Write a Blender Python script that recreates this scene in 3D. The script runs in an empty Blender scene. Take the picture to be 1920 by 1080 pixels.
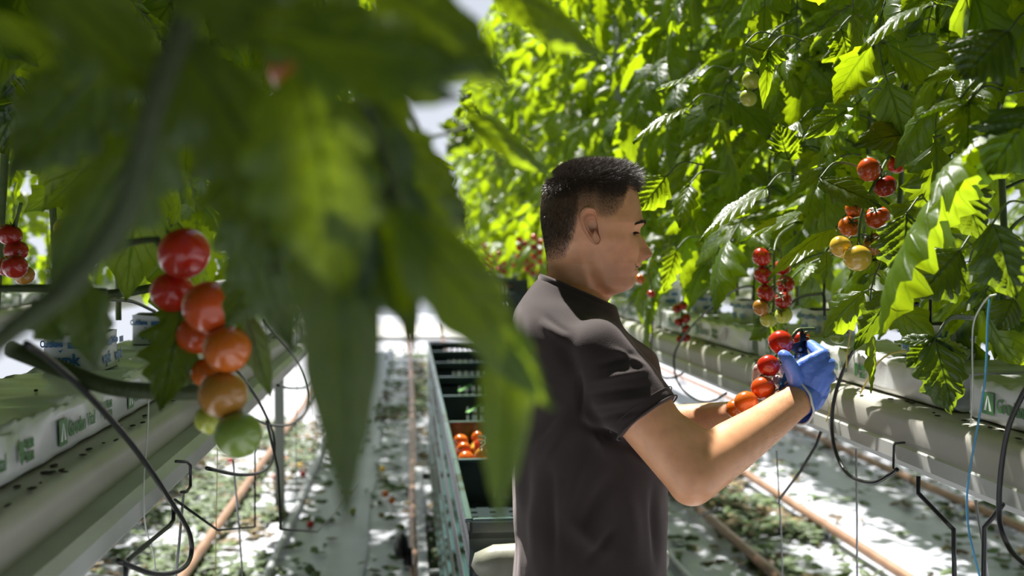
import bpy, bmesh, math, random
import numpy as np
from mathutils import Vector, Matrix, Euler, Quaternion

R = math.radians
C = bpy.context.scene.collection
scn = bpy.context.scene

# ------------------------------------------------------------------ camera
CAM = Vector((0, 0, 1.5))
FPX = 1867.0
YAW, PITCH = math.atan(195 / FPX), math.atan(60 / FPX)
cd = bpy.data.cameras.new('camera'); cam = bpy.data.objects.new('camera', cd); C.objects.link(cam)
cam.location = CAM
cam.rotation_euler = Euler((R(90) - PITCH, 0, -YAW), 'XYZ')
cd.sensor_width = 36.0; cd.lens = 36.0 * FPX / 1920
cd.clip_start = 0.05; cd.clip_end = 200
cd.dof.use_dof = True; cd.dof.focus_distance = 1.72; cd.dof.aperture_fstop = 3.0; cd.dof.aperture_blades = 9
scn.camera = cam

# ------------------------------------------------------------------ daylight and exposure
w = bpy.data.worlds.new('world'); scn.world = w; w.use_nodes = True
nt = w.node_tree; bg = nt.nodes['Background']
tc = nt.nodes.new('ShaderNodeTexCoord'); sp = nt.nodes.new('ShaderNodeSeparateXYZ'); rp = nt.nodes.new('ShaderNodeValToRGB')
nt.links.new(tc.outputs['Generated'], sp.inputs[0]); nt.links.new(sp.outputs['Z'], rp.inputs[0])
rp.color_ramp.elements[0].position = 0.0; rp.color_ramp.elements[0].color = (1.60, 1.68, 1.85, 1)
rp.color_ramp.elements[1].position = 1.0; rp.color_ramp.elements[1].color = (.60, .76, 1.05, 1)
nt.links.new(rp.outputs[0], bg.inputs['Color']); bg.inputs['Strength'].default_value = .70
sd = bpy.data.lights.new('sun', 'SUN'); sun = bpy.data.objects.new('sun', sd); C.objects.link(sun)
sd.energy = 17.0; sd.angle = R(0.8); sd.color = (1.0, .97, .92)
SUN_DIR = Vector((-.17, .60, 1.12)).normalized()          # towards the sun
sun.rotation_euler = SUN_DIR.to_track_quat('Z', 'Y').to_euler(); sun.location = (-3, 5, 9)
vs = scn.view_settings
scn.display_settings.display_device = 'sRGB'
vs.view_transform = 'Standard'; vs.look = 'None'; vs.exposure = -0.42; vs.gamma = 1.0; vs.use_curve_mapping = False
cy = scn.cycles
cy.max_bounces = 7; cy.diffuse_bounces = 3; cy.glossy_bounces = 3; cy.transmission_bounces = 4
cy.transparent_max_bounces = 6; cy.caustics_reflective = False; cy.caustics_refractive = False
cy.sample_clamp_indirect = 6; cy.use_denoising = True

# ------------------------------------------------------------------ helpers
_cm = cam.rotation_euler.to_matrix()
def ray(px, py):
    return (_cm @ Vector(((px - 960) / FPX, -(py - 540) / FPX, -1.0)))
def PY(px, py, Y):                      # point of the sight line at depth Y along the row
    d = ray(px, py); return CAM + d * (Y / d.y)
def PX(px, py, X):                      # ... where it meets the plane x = X
    d = ray(px, py); return CAM + d * (X / d.x)
def PZ(px, py, Z):
    d = ray(px, py); return CAM + d * ((Z - CAM.z) / d.z)

def world_of(o):
    m = Matrix.Identity(4)
    while o is not None: m = Matrix.LocRotScale(o.location, o.rotation_euler, o.scale) @ m; o = o.parent
    return m
ORD = ['first', 'second', 'third', 'fourth', 'fifth', 'sixth', 'seventh', 'eighth', 'ninth', 'tenth'] + ['%dth' % k for k in range(11, 80)]
class MB:
    def __init__(s): s.v = []; s.f = []; s.uv = []; s.r = []; s.n = 0
    def add(s, v, f, uv=None, r=0.5):
        v = np.asarray(v, float).reshape(-1, 3); s.v.append(v)
        s.f.extend([tuple(int(i) + s.n for i in q) for q in f])
        s.uv.append(np.asarray(uv, float) if uv is not None else np.zeros((len(v), 2)))
        s.r.append(np.full(len(v), r)); s.n += len(v); return s
    def tube(s, pts, rad, n=8, cap=True, r=0.5):
        pts = [Vector(p) for p in pts]; m = len(pts)
        if not hasattr(rad, '__len__'): rad = [rad] * m
        vs_, fs = [], []
        t0 = (pts[1] - pts[0]).normalized()
        up = Vector((0, 0, 1)) if abs(t0.z) < .9 else Vector((1, 0, 0))
        nrm = t0.cross(up).normalized()
        for i, p in enumerate(pts):
            t = (pts[min(i + 1, m - 1)] - pts[max(i - 1, 0)])
            t = t.normalized() if t.length > 1e-9 else t0
            nrm = (nrm - t * nrm.dot(t)); nrm = nrm.normalized() if nrm.length > 1e-6 else t.orthogonal().normalized()
            b = t.cross(nrm)
            for k in range(n):
                a = 2 * math.pi * k / n
                vs_.append(p + (nrm * math.cos(a) + b * math.sin(a)) * rad[i])
        for i in range(m - 1):
            for k in range(n):
                fs.append((i * n + k, i * n + (k + 1) % n, (i + 1) * n + (k + 1) % n, (i + 1) * n + k))
        if cap:
            fs.append(tuple(range(n - 1, -1, -1))); fs.append(tuple((m - 1) * n + k for k in range(n)))
        s.add([tuple(v) for v in vs_], fs, None, r); return s
    def box(s, c, d, rot=None, bevel=0):
        x, y, z = d[0] / 2, d[1] / 2, d[2] / 2
        if bevel:
            bm = bmesh.new(); bmesh.ops.create_cube(bm, size=1)
            for v in bm.verts: v.co = Vector((v.co.x * d[0], v.co.y * d[1], v.co.z * d[2]))
            bmesh.ops.bevel(bm, geom=bm.edges[:], offset=bevel, segments=2, affect='EDGES', profile=.6)
            bm.verts.ensure_lookup_table()
            v = [b.co.copy() for b in bm.verts]; f = [[q.index for q in g.verts] for g in bm.faces]; bm.free()
        else:
            v = [Vector(q) for q in [(-x,-y,-z),(x,-y,-z),(x,y,-z),(-x,y,-z),(-x,-y,z),(x,-y,z),(x,y,z),(-x,y,z)]]
            f = [(0,3,2,1),(4,5,6,7),(0,1,5,4),(1,2,6,5),(2,3,7,6),(3,0,4,7)]
        if rot is not None: v = [rot @ q for q in v]
        s.add([tuple(q + Vector(c)) for q in v], f); return s
    def extrude(s, prof, y0, y1, ny=1, xs=1):       # closed profile (x,z) along y
        n = len(prof); v = []; f = []
        for j in range(ny + 1):
            y = y0 + (y1 - y0) * j / ny
            v += [(p[0], y, p[1]) for p in prof]
        for j in range(ny):
            for k in range(n):
                f.append((j * n + k, j * n + (k + 1) % n, (j + 1) * n + (k + 1) % n, (j + 1) * n + k))
        f.append(tuple(range(n))); f.append(tuple(ny * n + k for k in range(n - 1, -1, -1)))
        s.add(v, f); return s
    def sphere(s, c, rad, nu=16, nv=10, rot=None):
        if not hasattr(rad, '__len__'): rad = (rad,) * 3
        v = []; f = []
        for i in range(nv + 1):
            th = math.pi * i / nv
            for k in range(nu):
                a = 2 * math.pi * k / nu
                p = Vector((rad[0] * math.sin(th) * math.cos(a), rad[1] * math.sin(th) * math.sin(a), rad[2] * math.cos(th)))
                if rot is not None: p = rot @ p
                v.append(tuple(p + Vector(c)))
        for i in range(nv):
            for k in range(nu):
                f.append((i * nu + k, (i + 1) * nu + k, (i + 1) * nu + (k + 1) % nu, i * nu + (k + 1) % nu))
        s.add(v, f); return s
    def mesh(s, name, m, smooth=True, attr=False):
        me = bpy.data.meshes.new(name)
        V = np.concatenate(s.v) if s.v else np.zeros((0, 3))
        me.from_pydata(V.tolist(), [], s.f)
        if attr:
            uvl = me.uv_layers.new(name='UVMap'); U = np.concatenate(s.uv)
            idx = np.zeros(len(me.loops), int); me.loops.foreach_get('vertex_index', idx)
            uvl.data.foreach_set('uv', U[idx].ravel())
            a = me.attributes.new('rnd', 'FLOAT', 'POINT'); a.data.foreach_set('value', np.concatenate(s.r))
        if m: me.materials.append(m)
        if smooth: me.polygons.foreach_set('use_smooth', [True] * len(me.polygons))
        me.update(); return me
    def build(s, name, m, parent=None, smooth=True, attr=False):
        if parent is not None:
            I = np.array(world_of(parent).inverted())
            s.v = [a @ I[:3, :3].T + I[:3, 3] for a in s.v]
        return link(name, s.mesh(name, m, smooth, attr), parent)

def link(name, me, parent=None, loc=(0, 0, 0), rot=None, scale=None):
    o = bpy.data.objects.new(name, me); C.objects.link(o); o.parent = parent; o.location = loc
    if rot is not None: o.rotation_euler = rot
    if scale is not None: o.scale = (scale,) * 3 if not hasattr(scale, '__len__') else scale
    return o
def tag(o, label=None, cat=None, group=None, kind=None):
    if label: o['label'] = label
    if cat: o['category'] = cat
    if group: o['group'] = group
    if kind: o['kind'] = kind
    return o
def thing(name, label, cat, loc=(0, 0, 0), group=None):
    o = bpy.data.objects.new(name, None); C.objects.link(o); o.location = loc; o.empty_display_size = .05
    return tag(o, label, cat, group)
def copy_tree(o, parent=None):
    c = o.copy(); C.objects.link(c); c.parent = parent
    for ch in [q for q in o.children]: copy_tree(ch, c)
    return c
def spline(pts, n=8):
    P = [Vector(p) for p in pts]; P = [P[0] * 2 - P[1]] + P + [P[-1] * 2 - P[-2]]; out = []
    for i in range(1, len(P) - 2):
        for k in range(n):
            t = k / n; a, b, c, d = P[i-1], P[i], P[i+1], P[i+2]
            out.append(.5 * ((2*b) + (-a + c)*t + (2*a - 5*b + 4*c - d)*t*t + (-a + 3*b - 3*c + d)*t**3))
    out.append(P[-2]); return out

# ------------------------------------------------------------------ materials
def new_mat(name):
    m = bpy.data.materials.new(name); m.use_nodes = True; t = m.node_tree
    return m, t, t.nodes['Principled BSDF'], t.nodes['Material Output']
def nd(t, typ, **kw):
    n = t.nodes.new('ShaderNode' + typ)
    for k, v in kw.items(): setattr(n, k, v)
    return n
def mth(t, op, a, b=None, c=None):
    n = nd(t, 'Math', operation=op)
    for i, q in enumerate((a, b, c)):
        if q is None: continue
        if isinstance(q, (int, float)): n.inputs[i].default_value = q
        else: t.links.new(q, n.inputs[i])
    return n.outputs[0]
def mat(name, col, rough=.5, metal=0, spec=.5, noise=None, bump=0, bscale=40, sss=0, coat=0, col2=None, nscale=8, trans=0):
    m, t, p, out = new_mat(name)
    p.inputs['Base Color'].default_value = (*col, 1); p.inputs['Roughness'].default_value = rough
    p.inputs['Metallic'].default_value = metal; p.inputs['Specular IOR Level'].default_value = spec
    p.inputs['Coat Weight'].default_value = coat; p.inputs['Coat Roughness'].default_value = .1
    sss = 0 if 'nitrile' not in name else sss
    if sss:
        p.inputs['Subsurface Weight'].default_value = sss; p.inputs['Subsurface Scale'].default_value = .006
        p.inputs['Subsurface Radius'].default_value = (1, .35, .2)
    co = nd(t, 'TexCoord')
    if col2:
        n = nd(t, 'TexNoise'); n.inputs['Scale'].default_value = nscale; n.inputs['Detail'].default_value = 5
        t.links.new(co.outputs['Object'], n.inputs['Vector'])
        r = nd(t, 'ValToRGB'); r.color_ramp.elements[0].position = .35; r.color_ramp.elements[1].position = .68
        r.color_ramp.elements[0].color = (*col, 1); r.color_ramp.elements[1].color = (*col2, 1)
        t.links.new(n.outputs[0], r.inputs[0]); t.links.new(r.outputs[0], p.inputs['Base Color'])
    if bump:
        n = nd(t, 'TexNoise'); n.inputs['Scale'].default_value = bscale; n.inputs['Detail'].default_value = 4
        t.links.new(co.outputs['Object'], n.inputs['Vector'])
        b = nd(t, 'Bump'); b.inputs['Strength'].default_value = bump; b.inputs['Distance'].default_value = .01
        t.links.new(n.outputs[0], b.inputs['Height']); t.links.new(b.outputs[0], p.inputs['Normal'])
    return m

def leaf_mat(name, dark, light, trans, tw=.5, rough=.38):
    m, t, p, out = new_mat(name)
    uv = nd(t, 'UVMap'); s = nd(t, 'SeparateXYZ'); t.links.new(uv.outputs[0], s.inputs[0])
    u = mth(t, 'ABSOLUTE', mth(t, 'SUBTRACT', s.outputs[0], .5))          # 0 mid .. .5 edge
    v = s.outputs[1]
    mid = mth(t, 'SMOOTH_MIN', mth(t, 'MULTIPLY', u, 22), 1.0, .2)
    ph = mth(t, 'MULTIPLY', mth(t, 'SUBTRACT', v, mth(t, 'MULTIPLY', u, .45)), 7.0)
    fr = mth(t, 'ABSOLUTE', mth(t, 'SUBTRACT', mth(t, 'FRACT', ph), .5))  # .5 on the vein
    vein = mth(t, 'SUBTRACT', 1.0, mth(t, 'SMOOTH_MIN', mth(t, 'MULTIPLY', mth(t, 'SUBTRACT', .5, fr), 9), 1.0, .2))
    midv = mth(t, 'SUBTRACT', 1.0, mid)
    vv = mth(t, 'MAXIMUM', mth(t, 'MULTIPLY', vein, .6), midv)
    at = nd(t, 'Attribute', attribute_name='rnd')
    co = nd(t, 'TexCoord'); no = nd(t, 'TexNoise'); no.inputs['Scale'].default_value = 60; no.inputs['Detail'].default_value = 3
    t.links.new(co.outputs['Object'], no.inputs['Vector'])
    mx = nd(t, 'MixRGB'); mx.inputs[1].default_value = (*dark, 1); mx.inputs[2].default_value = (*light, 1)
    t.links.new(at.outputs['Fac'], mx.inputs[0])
    m2 = nd(t, 'MixRGB'); m2.inputs[2].default_value = (light[0] * 1.5, light[1] * 1.4, light[2] * 1.5, 1)
    t.links.new(mx.outputs[0], m2.inputs[1]); t.links.new(mth(t, 'MULTIPLY', vv, .32), m2.inputs[0])
    t.links.new(m2.outputs[0], p.inputs['Base Color'])
    p.inputs['Roughness'].default_value = rough; p.inputs['Specular IOR Level'].default_value = .8
    bmp = nd(t, 'Bump'); bmp.inputs['Strength'].default_value = .5; bmp.inputs['Distance'].default_value = .003
    h = mth(t, 'ADD', mth(t, 'MULTIPLY', vv, -1.0), mth(t, 'MULTIPLY', no.outputs[0], .9))
    t.links.new(h, bmp.inputs['Height']); t.links.new(bmp.outputs[0], p.inputs['Normal'])
    tr = nd(t, 'BsdfTranslucent'); m3 = nd(t, 'MixRGB')
    m3.inputs[1].default_value = (*trans, 1); m3.inputs[2].default_value = (trans[0] * .34, trans[1] * .44, trans[2] * .4, 1)
    t.links.new(mth(t, 'MINIMUM', mth(t, 'ADD', mth(t, 'MULTIPLY', vv, .75), mth(t, 'MULTIPLY', no.outputs[0], .35)), 1.0), m3.inputs[0]); t.links.new(m3.outputs[0], tr.inputs['Color'])
    ms = nd(t, 'MixShader'); ms.inputs[0].default_value = tw
    t.links.new(p.outputs[0], ms.inputs[1]); t.links.new(tr.outputs[0], ms.inputs[2]); t.links.new(ms.outputs[0], out.inputs[0])
    return m

M = {}
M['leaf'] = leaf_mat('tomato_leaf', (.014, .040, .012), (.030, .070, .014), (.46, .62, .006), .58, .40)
M['leaf_dark_shaded'] = leaf_mat('tomato_leaf_lower', (.012, .034, .010), (.026, .058, .012), (.30, .42, .006), .46, .42)  # darker, less translucent leaf; also paints shade into corner and foreground leaves
M['litter'] = leaf_mat('fallen_leaf', (.035, .060, .014), (.10, .17, .03), (.14, .20, .02), .25, .6)
M['litter_dry'] = leaf_mat('withered_leaf', (.10, .055, .03), (.26, .20, .06), (.2, .1, .02), .2, .7)
M['stem'] = mat('green_stem', (.055, .095, .022), .5, col2=(.10, .13, .035), nscale=30, bump=.2, bscale=200)
M['vine'] = mat('brown_green_vine', (.045, .060, .014), .6, col2=(.030, .050, .010), nscale=15, bump=.3, bscale=120)
def tom(name, c, c2=None, sc=14):
    return mat(name, c, .22, spec=.5, coat=.35, sss=.12, col2=c2, nscale=sc)
M['red'] = tom('ripe_red', (.44, .016, .006), (.52, .03, .008))
M['dark_red'] = tom('deep_red', (.30, .010, .006), (.38, .02, .01))
M['orange_red'] = tom('orange_red', (.54, .065, .008), (.60, .09, .012))
M['orange'] = tom('orange', (.60, .15, .012), (.54, .10, .010))
M['turning'] = tom('turning', (.42, .14, .02), (.36, .22, .03), 30)
M['yellow'] = tom('yellow', (.68, .50, .05), (.72, .40, .04))
M['lime'] = tom('yellow_green', (.50, .52, .07), (.42, .50, .08), 25)
M['green'] = tom('unripe_green', (.17, .27, .04), (.24, .33, .06), 25)
M['foil'] = mat('white_ground_foil', (.56, .57, .62), .42, spec=.5, bump=.35, bscale=5, col2=(.45, .46, .51), nscale=3)
M['gutter'] = mat('cream_gutter', (.47, .455, .40), .42, bump=.08, bscale=14, col2=(.36, .35, .29), nscale=4)
M['channel'] = mat('white_drain_channel', (.56, .57, .55), .35, col2=(.46, .47, .43), nscale=6)
M['slab'] = mat('white_slab_film', (.60, .61, .62), .30, bump=.35, bscale=11)
M['block'] = mat('white_block_film', (.58, .60, .62), .38, bump=.3, bscale=25)
M['soil'] = mat('dark_soil', (.025, .018, .012), .95, bump=.8, bscale=120)
M['print_green'] = mat('green_print', (.035, .17, .03), .4)
M['print_blue'] = mat('blue_print', (.03, .14, .36), .4)
M['print_white'] = mat('white_print', (.75, .77, .77), .4)
M['hose'] = mat('black_hose', (.012, .012, .013), .30)
M['wire'] = mat('black_wire', (.015, .015, .016), .38)
M['galv'] = mat('galvanised_steel', (.45, .46, .47), .42, metal=.7, col2=(.33, .34, .35), nscale=20)
M['pipe'] = mat('worn_rail_pipe', (.40, .24, .16), .38, metal=.35, col2=(.30, .17, .11), nscale=8)
M['crate'] = mat('black_green_crate', (.008, .020, .018), .32, coat=.15)
M['crate_rim'] = mat('crate_rim_plastic', (.028, .065, .065), .25, coat=.4)
M['strap'] = mat('green_strap', (.10, .38, .03), .4)
M['s_blue'] = mat('blue_string', (.08, .30, .50), .6)
M['s_white'] = mat('white_string', (.62, .63, .58), .6)
M['s_yellow'] = mat('yellow_string', (.62, .50, .10), .6)
M['black'] = mat('black_rubber', (.012, .012, .012), .45)
M['pad'] = mat('worn_beige_pad', (.36, .36, .28), .4, col2=(.24, .24, .18), nscale=12, bump=.1)
M['post'] = mat('grey_post', (.32, .34, .33), .45, metal=.3)
M['concrete'] = mat('pale_concrete', (.62, .60, .56), .8, bump=.2, bscale=30)
M['glass'] = mat('frosted_greenhouse_wall', (.80, .84, .86), .35)

#SECTION2
# ------------------------------------------------------------------ the setting: foil floor, end path, unseen light-blocking panels
FAR = 17.0
rs = random.Random(4)
mb = MB(); nx, ny = 60, 170
xs = np.linspace(-4.5, 7.5, nx); ys = np.linspace(-.5, 26, ny)
g = np.array([[(x, y, 0) for x in xs] for y in ys]).reshape(-1, 3)
g[:, 2] = .006 * np.sin(g[:, 0] * 9) + .004 * np.sin(g[:, 1] * 5 + g[:, 0] * 11)
mb.add(g, [(j*nx+i, j*nx+i+1, (j+1)*nx+i+1, (j+1)*nx+i) for j in range(ny-1) for i in range(nx-1)])
tag(mb.build('floor', M['foil']), kind='structure')
mb = MB()
for x0, x1 in ((-.62, -.22), (.66, 1.02), (1.15, 1.55), (2.3, 2.7)):      # overlapping foil strips
    ys_ = np.linspace(0.2, FAR - .6, 80); cols = 9; v = []
    for y in ys_:
        for k in range(cols):
            x = x0 + (x1 - x0) * k / (cols - 1)
            v.append((x + .01 * math.sin(y * 3 + x0), y, .014 + .006 * math.sin(k * 1.9 + y * 1.3) + .004 * math.sin(y * 7 + k)))
    mb.add(v, [(j*cols+i, j*cols+i+1, (j+1)*cols+i+1, (j+1)*cols+i) for j in range(79) for i in range(cols-1)])
tag(mb.build('floor_foil_strip', M['foil']), kind='structure')
mb = MB().box((1.5, FAR + 2.2, .05), (12, 3.2, .10), bevel=.02)
tag(mb.build('floor_end_path', M['concrete'], smooth=False), kind='structure')


mb = MB().box((1.5, -2.65, 4.75), (16, 8.5, .02))                       # unseen dark sheet, added to dim skylight over the near bay
tag(mb.build('ceiling_skylight_blocker', mat('skylight_blocker_grey', (.10, .11, .11), .7), smooth=False), kind='structure')
mb = MB().box((1.5, -6.9, 2.4), (16, .1, 4.75))
tag(MB().box((-5.2, -1.6, 2.4), (.1, 10.6, 4.75)).build('wall_left_light_blocker', mat('light_blocker_side', (.14, .16, .15), .7), smooth=False), kind='structure')  # unseen side panel, added to darken the left
tag(mb.build('wall_back_light_blocker', mat('light_blocker_back', (.16, .18, .17), .7), smooth=False), kind='structure')  # unseen panel, added to close off sky light from behind

# ------------------------------------------------------------------ growing gutters, drain channels, slabs, blocks
ROWS = [dict(x=1.05, s=-1, off=0.0, y0=.55, hero=True, nm='right of the path'),
        dict(x=-.575, s=1, off=.045, y0=.15, hero=True, nm='left of the path'),
        dict(x=2.66, s=-1, off=0.0, y0=2.4, hero=False, nm='second to the right'),
        dict(x=4.27, s=-1, off=0.0, y0=4.2, hero=False, nm='third to the right'),
        dict(x=-2.2, s=1, off=.0, y0=2.6, hero=False, nm='second to the left')]
ZS, ZG = 1.297, 1.222       # slab top, gutter top
def rprof(x, w, z0, z1, r, s=1):
    p = []
    for cx, cz, a0 in ((x + w/2 - r, z1 - r, 0), (x - w/2 + r, z1 - r, 90), (x - w/2 + r, z0 + r, 180), (x + w/2 - r, z0 + r, 270)):
        for k in range(5): a = R(a0 + k * 22.5); p.append((cx + r * math.cos(a), cz + r * math.sin(a)))
    return p
for q in ROWS:
    x = q['x']; g_ = thing('growing_gutter', 'long cream plastic growing gutter %s under the white slabs' % q['nm'], 'gutter', (x, q['y0'], 1.11))
    mb = MB(); y = q['y0']; k = 0
    while y < FAR - .8:                                # moulded tray, sleeved every 2 m
        y1 = min(y + 2.02, FAR - .8)
        mb.extrude(rprof(x, .29, 1.135, ZG, .028), y, y1 - .004, 8)
        mb.extrude(rprof(x, .296, 1.150, ZG + .0015, .028), y1 - .035, y1 + .015, 1)
        y = y1
    mb.build('tray', M['gutter'], g_)
    xo = x - q['s'] * 0  # channel hugs the aisle side
    cx = x + q['s'] * (.145 - .03 + q['off'])
    pr = [(-.030, .012), (-.020, .034), (.020, .034), (.031, .020), (.031, -.006), (.018, -.020), (-.018, -.020), (-.030, -.006)]
    mb = MB().extrude([(cx + a * 1.0 * (1 if q['s'] > 0 else -1), 1.128 + b) for a, b in pr], q['y0'], FAR - .8, 30)
    mb.build('drain_channel', M['channel'], g_, smooth=False)

def text_mesh(body, size, weight=0):
    cu = bpy.data.curves.new('t', 'FONT'); cu.body = body; cu.size = size; cu.offset = weight; cu.extrude = .0003; cu.resolution_u = 3
    o = bpy.data.objects.new('t', cu); C.objects.link(o)
    dg = bpy.context.evaluated_depsgraph_get(); me = bpy.data.meshes.new_from_object(o.evaluated_get(dg))
    bpy.data.objects.remove(o); bpy.data.curves.remove(cu)
    V = np.array([v.co[:] for v in me.vertices]); F = [tuple(p.vertices) for p in me.polygons]; bpy.data.meshes.remove(me)
    return V, F
T_GRO = text_mesh('Grodan', .030, .0009); T_VIT = text_mesh('Vital', .030, 0)
T_CUL = text_mesh('Cultilene', .0165, .0006); T_WPK = text_mesh('wpk', .028, .0011); T_POT = text_mesh('potmaat', .0135, .0005)
T_22 = text_mesh('22', .014, .0012)
def lay(mb, VF, o, ux, uy, sx=1.0):                  # lay flat letters on a face: o origin, ux reading direction, uy up
    V, F = VF; n = ux.cross(uy)
    mb.add([tuple(o + ux * (a[0] * sx) + uy * a[1] + n * a[2]) for a in V], F)
def quad(mb, o, ux, uy, w_, h_, d=.0004):
    n = ux.cross(uy); mb.add([tuple(o + n*d), tuple(o + ux*w_ + n*d), tuple(o + ux*w_ + uy*h_ + n*d), tuple(o + uy*h_ + n*d)], [(0,1,2,3)])
def poly(mb, o, ux, uy, pts, d=.0006):
    n = ux.cross(uy); mb.add([tuple(o + ux*a + uy*b + n*d) for a, b in pts], [tuple(range(len(pts)))])

def slab(x, y0, y1, s, label, starts, group=None, base_z=ZG):
    o = thing('substrate_slab', label, 'slab', (x, (y0 + y1) / 2, base_z), group)
    L = y1 - y0; pr = rprof(0, .20, base_z + .002, ZS, .014); mb = MB(); n = len(pr); ny_ = 40; v = []; f = []
    rr = random.Random(int(y0 * 100) + int(x * 10)); ph = rr.random() * 9
    for j in range(ny_ + 1):
        t = j / ny_; e = min(t, 1 - t) * L; sc = 1 - .10 * max(0, 1 - e / .02)
        for k, (a, b) in enumerate(pr):
            wv = .0016 * math.sin(j * 1.7 + k + ph) + .0012 * math.sin(j * .6 + k * 2.1 + ph)
            top = (b - base_z) / .075
            v.append((x + a * sc + (wv if abs(a) > .08 else 0), y0 + t * L, b + (wv * 2.4 if top > .8 else 0)))
    for j in range(ny_):
        for k in range(n): f.append((j*n+k, j*n+(k+1)%n, (j+1)*n+(k+1)%n, (j+1)*n+k))
    f.append(tuple(range(n))); f.append(tuple(ny_*n+k for k in range(n-1, -1, -1)))
    mb.add(v, f); mb.build('film', M['slab'], o)
    if starts:
        gr = MB(); wh = MB()
        ux = Vector((0, s, 0)); uy = Vector((0, 0, 1)); xf = x + s * .1035
        for a in starts:
            P = Vector((xf, a, base_z + .018))
            quad(gr, P, ux, uy, .033, .036)
            poly(wh, P, ux, uy, [(.006, .006), (.013, .006), (.0165, .030), (.0150, .031)])
            poly(wh, P, ux, uy, [(.018, .031), (.0175, .028), (.021, .006), (.028, .006)])
            lay(gr, T_GRO, P + ux * .040 + uy * .008, ux, uy, .78); lay(gr, T_VIT, P + ux * .119 + uy * .008, ux, uy, .72)
            poly(gr, P + ux * .195, ux, uy, [(.008, .003), (.014, .009), (.016, .022), (.016, .031), (.008, .034), (0, .031), (0, .022), (.002, .009)])
            for i_ in range(2):
                for k_ in range(2): lay(gr, T_22, P + ux * (.219 + .0135 * i_) + uy * (.005 + .016 * k_), ux, uy, .78)
        gr.build('lettering', M['print_green'], o, False); wh.build('logo_mark', M['print_white'], o, False)
    return o
def block(x, y, label, group=None, txt=None, rot=0):
    o = thing('propagation_block', label, 'growing block', (x, y, ZS), group)
    mb = MB(); w_, d_, h_ = .10, .15, .066; n = 6
    pr = []
    for k in range(24):
        a = 2 * math.pi * k / 24; c, s_ = math.cos(a), math.sin(a); e = 5
        r_ = 1 / ((abs(c) ** e + abs(s_) ** e) ** (1 / e)); pr.append((c * r_ * w_ / 2, s_ * r_ * d_ / 2))
    v = []; f = []
    for j in range(n + 1):
        for k, (a, b) in enumerate(pr):
            q_ = 1 - .012 * math.sin(j / n * 3.1) + .006 * math.sin(k * 2.1 + j)
            v.append((x + a * q_, y + b * q_, ZS + .0015 + h_ * j / n + (.0015 * math.sin(k * 1.3) if j == n else 0)))
    m_ = len(pr)
    for j in range(n):
        for k in range(m_): f.append((j*m_+k, j*m_+(k+1)%m_, (j+1)*m_+(k+1)%m_, (j+1)*m_+k))
    mb.add(v, f); f2 = []
    mb.build('film', M['block'], o)
    so = MB(); v = [(x, y, ZS + h_ - .002)]
    for r_ in (.5, .975):
        for k, (a, b) in enumerate(pr): v.append((x + a*r_, y + b*r_, ZS + h_ - .003 + .003 * math.sin(k * 1.7 + r_ * 9)))
    f2 = [(0, 1 + k, 1 + (k + 1) % m_) for k in range(m_)] + [(1+k, 1+m_+k, 1+m_+(k+1)%m_, 1+(k+1)%m_) for k in range(m_)]
    so.add(v, f2); so.build('soil', M['soil'], o)
    if txt:
        bl = MB(); bw = MB(); uy = Vector((0, 0, 1))
        faces = [(Vector((x - .049, y - .0765, ZS)), Vector((1, 0, 0)), .10), (Vector((x + txt * .0512, y - txt * .072, ZS)), Vector((0, txt, 0)), .15)]
        for P, ux, wd in faces:
            n_ = 2 if wd > .12 else 1
            for i in range(n_):
                b_ = P + ux * (.004 + i * .072)
                lay(bl, T_WPK, b_ + ux * .022 + uy * .014, ux, uy, .9)
                poly(bl, b_ + ux * .030 + uy * .036, ux, uy, [(.0, .004), (.002, .002), (.004, .0), (.009, .008), (.005, .004)])
                lay(bl, T_CUL, b_ + uy * .046, ux, uy, .62)
                quad(bl, b_ + ux * .046 + uy * .043, ux, uy, .026, .011)
        bl.build('lettering', M['print_blue'], o, False)
    return o
def periodic(y0, y1, per, ph, s):
    # print starts (at the far end for s=-1, near end for s=+1)
    out = []; k = math.floor((y0 - ph) / per)
    while ph + k * per < y1:
        a = ph + k * per
        if s > 0 and a > y0 + .01 and a + .25 < y1: out.append(a)
        if s < 0 and a < y1 - .01 and a - .25 > y0: out.append(a)
        k += 1
    return out
def where(y): return 'nearest the camera' if y < 1.6 else ''
# right of the path
edges = [.62, 1.66, 2.70]; 
lab_r = {0: 'white slab at the right picture edge, nearest in the gutter right of the path',
         1: 'white slab with green lettering behind the large hanging leaf, right of the path',
         2: 'white slab just behind the blue glove, right of the path',
         3: 'white slab behind the black hose loop beside the small dark red truss'}
y = .62; i = 0
while y < FAR - 2:
    y1 = y + 1.04 - .0; e = y1 - .045
    slab(1.05, y, e, -1, lab_r.get(i, 'white wrapped slab, %s from the camera on the gutter right of the path' % ORD[i]),
         periodic(y, e, .335, 2.225, -1) if y < 6 else None, 'slabs on the gutter right of the path')
    y = y1; i += 1
y = -.16; i = 0
lab_l = {0: 'dark shaded white slab with green logo at the lower left edge', 1: 'white slab under the near block left of the path'}
while y < FAR - 2:
    y1 = y + 1.20; e = y1 - .04
    slab(-.575, y, e, 1, ['shaded white slab nearest the camera in the left gutter', 'white slab carrying the block seen beside the big red truss',
          'white slab behind the hanging red truss in the left gutter'][i] if i < 3 else 'white wrapped slab, %s from the camera on the left gutter' % ORD[i],
         periodic(y, e, .335, 1.40 - .335 * 4, 1) if y < 4 else None, 'slabs on the gutter left of the path')
    y = y1; i += 1
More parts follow.
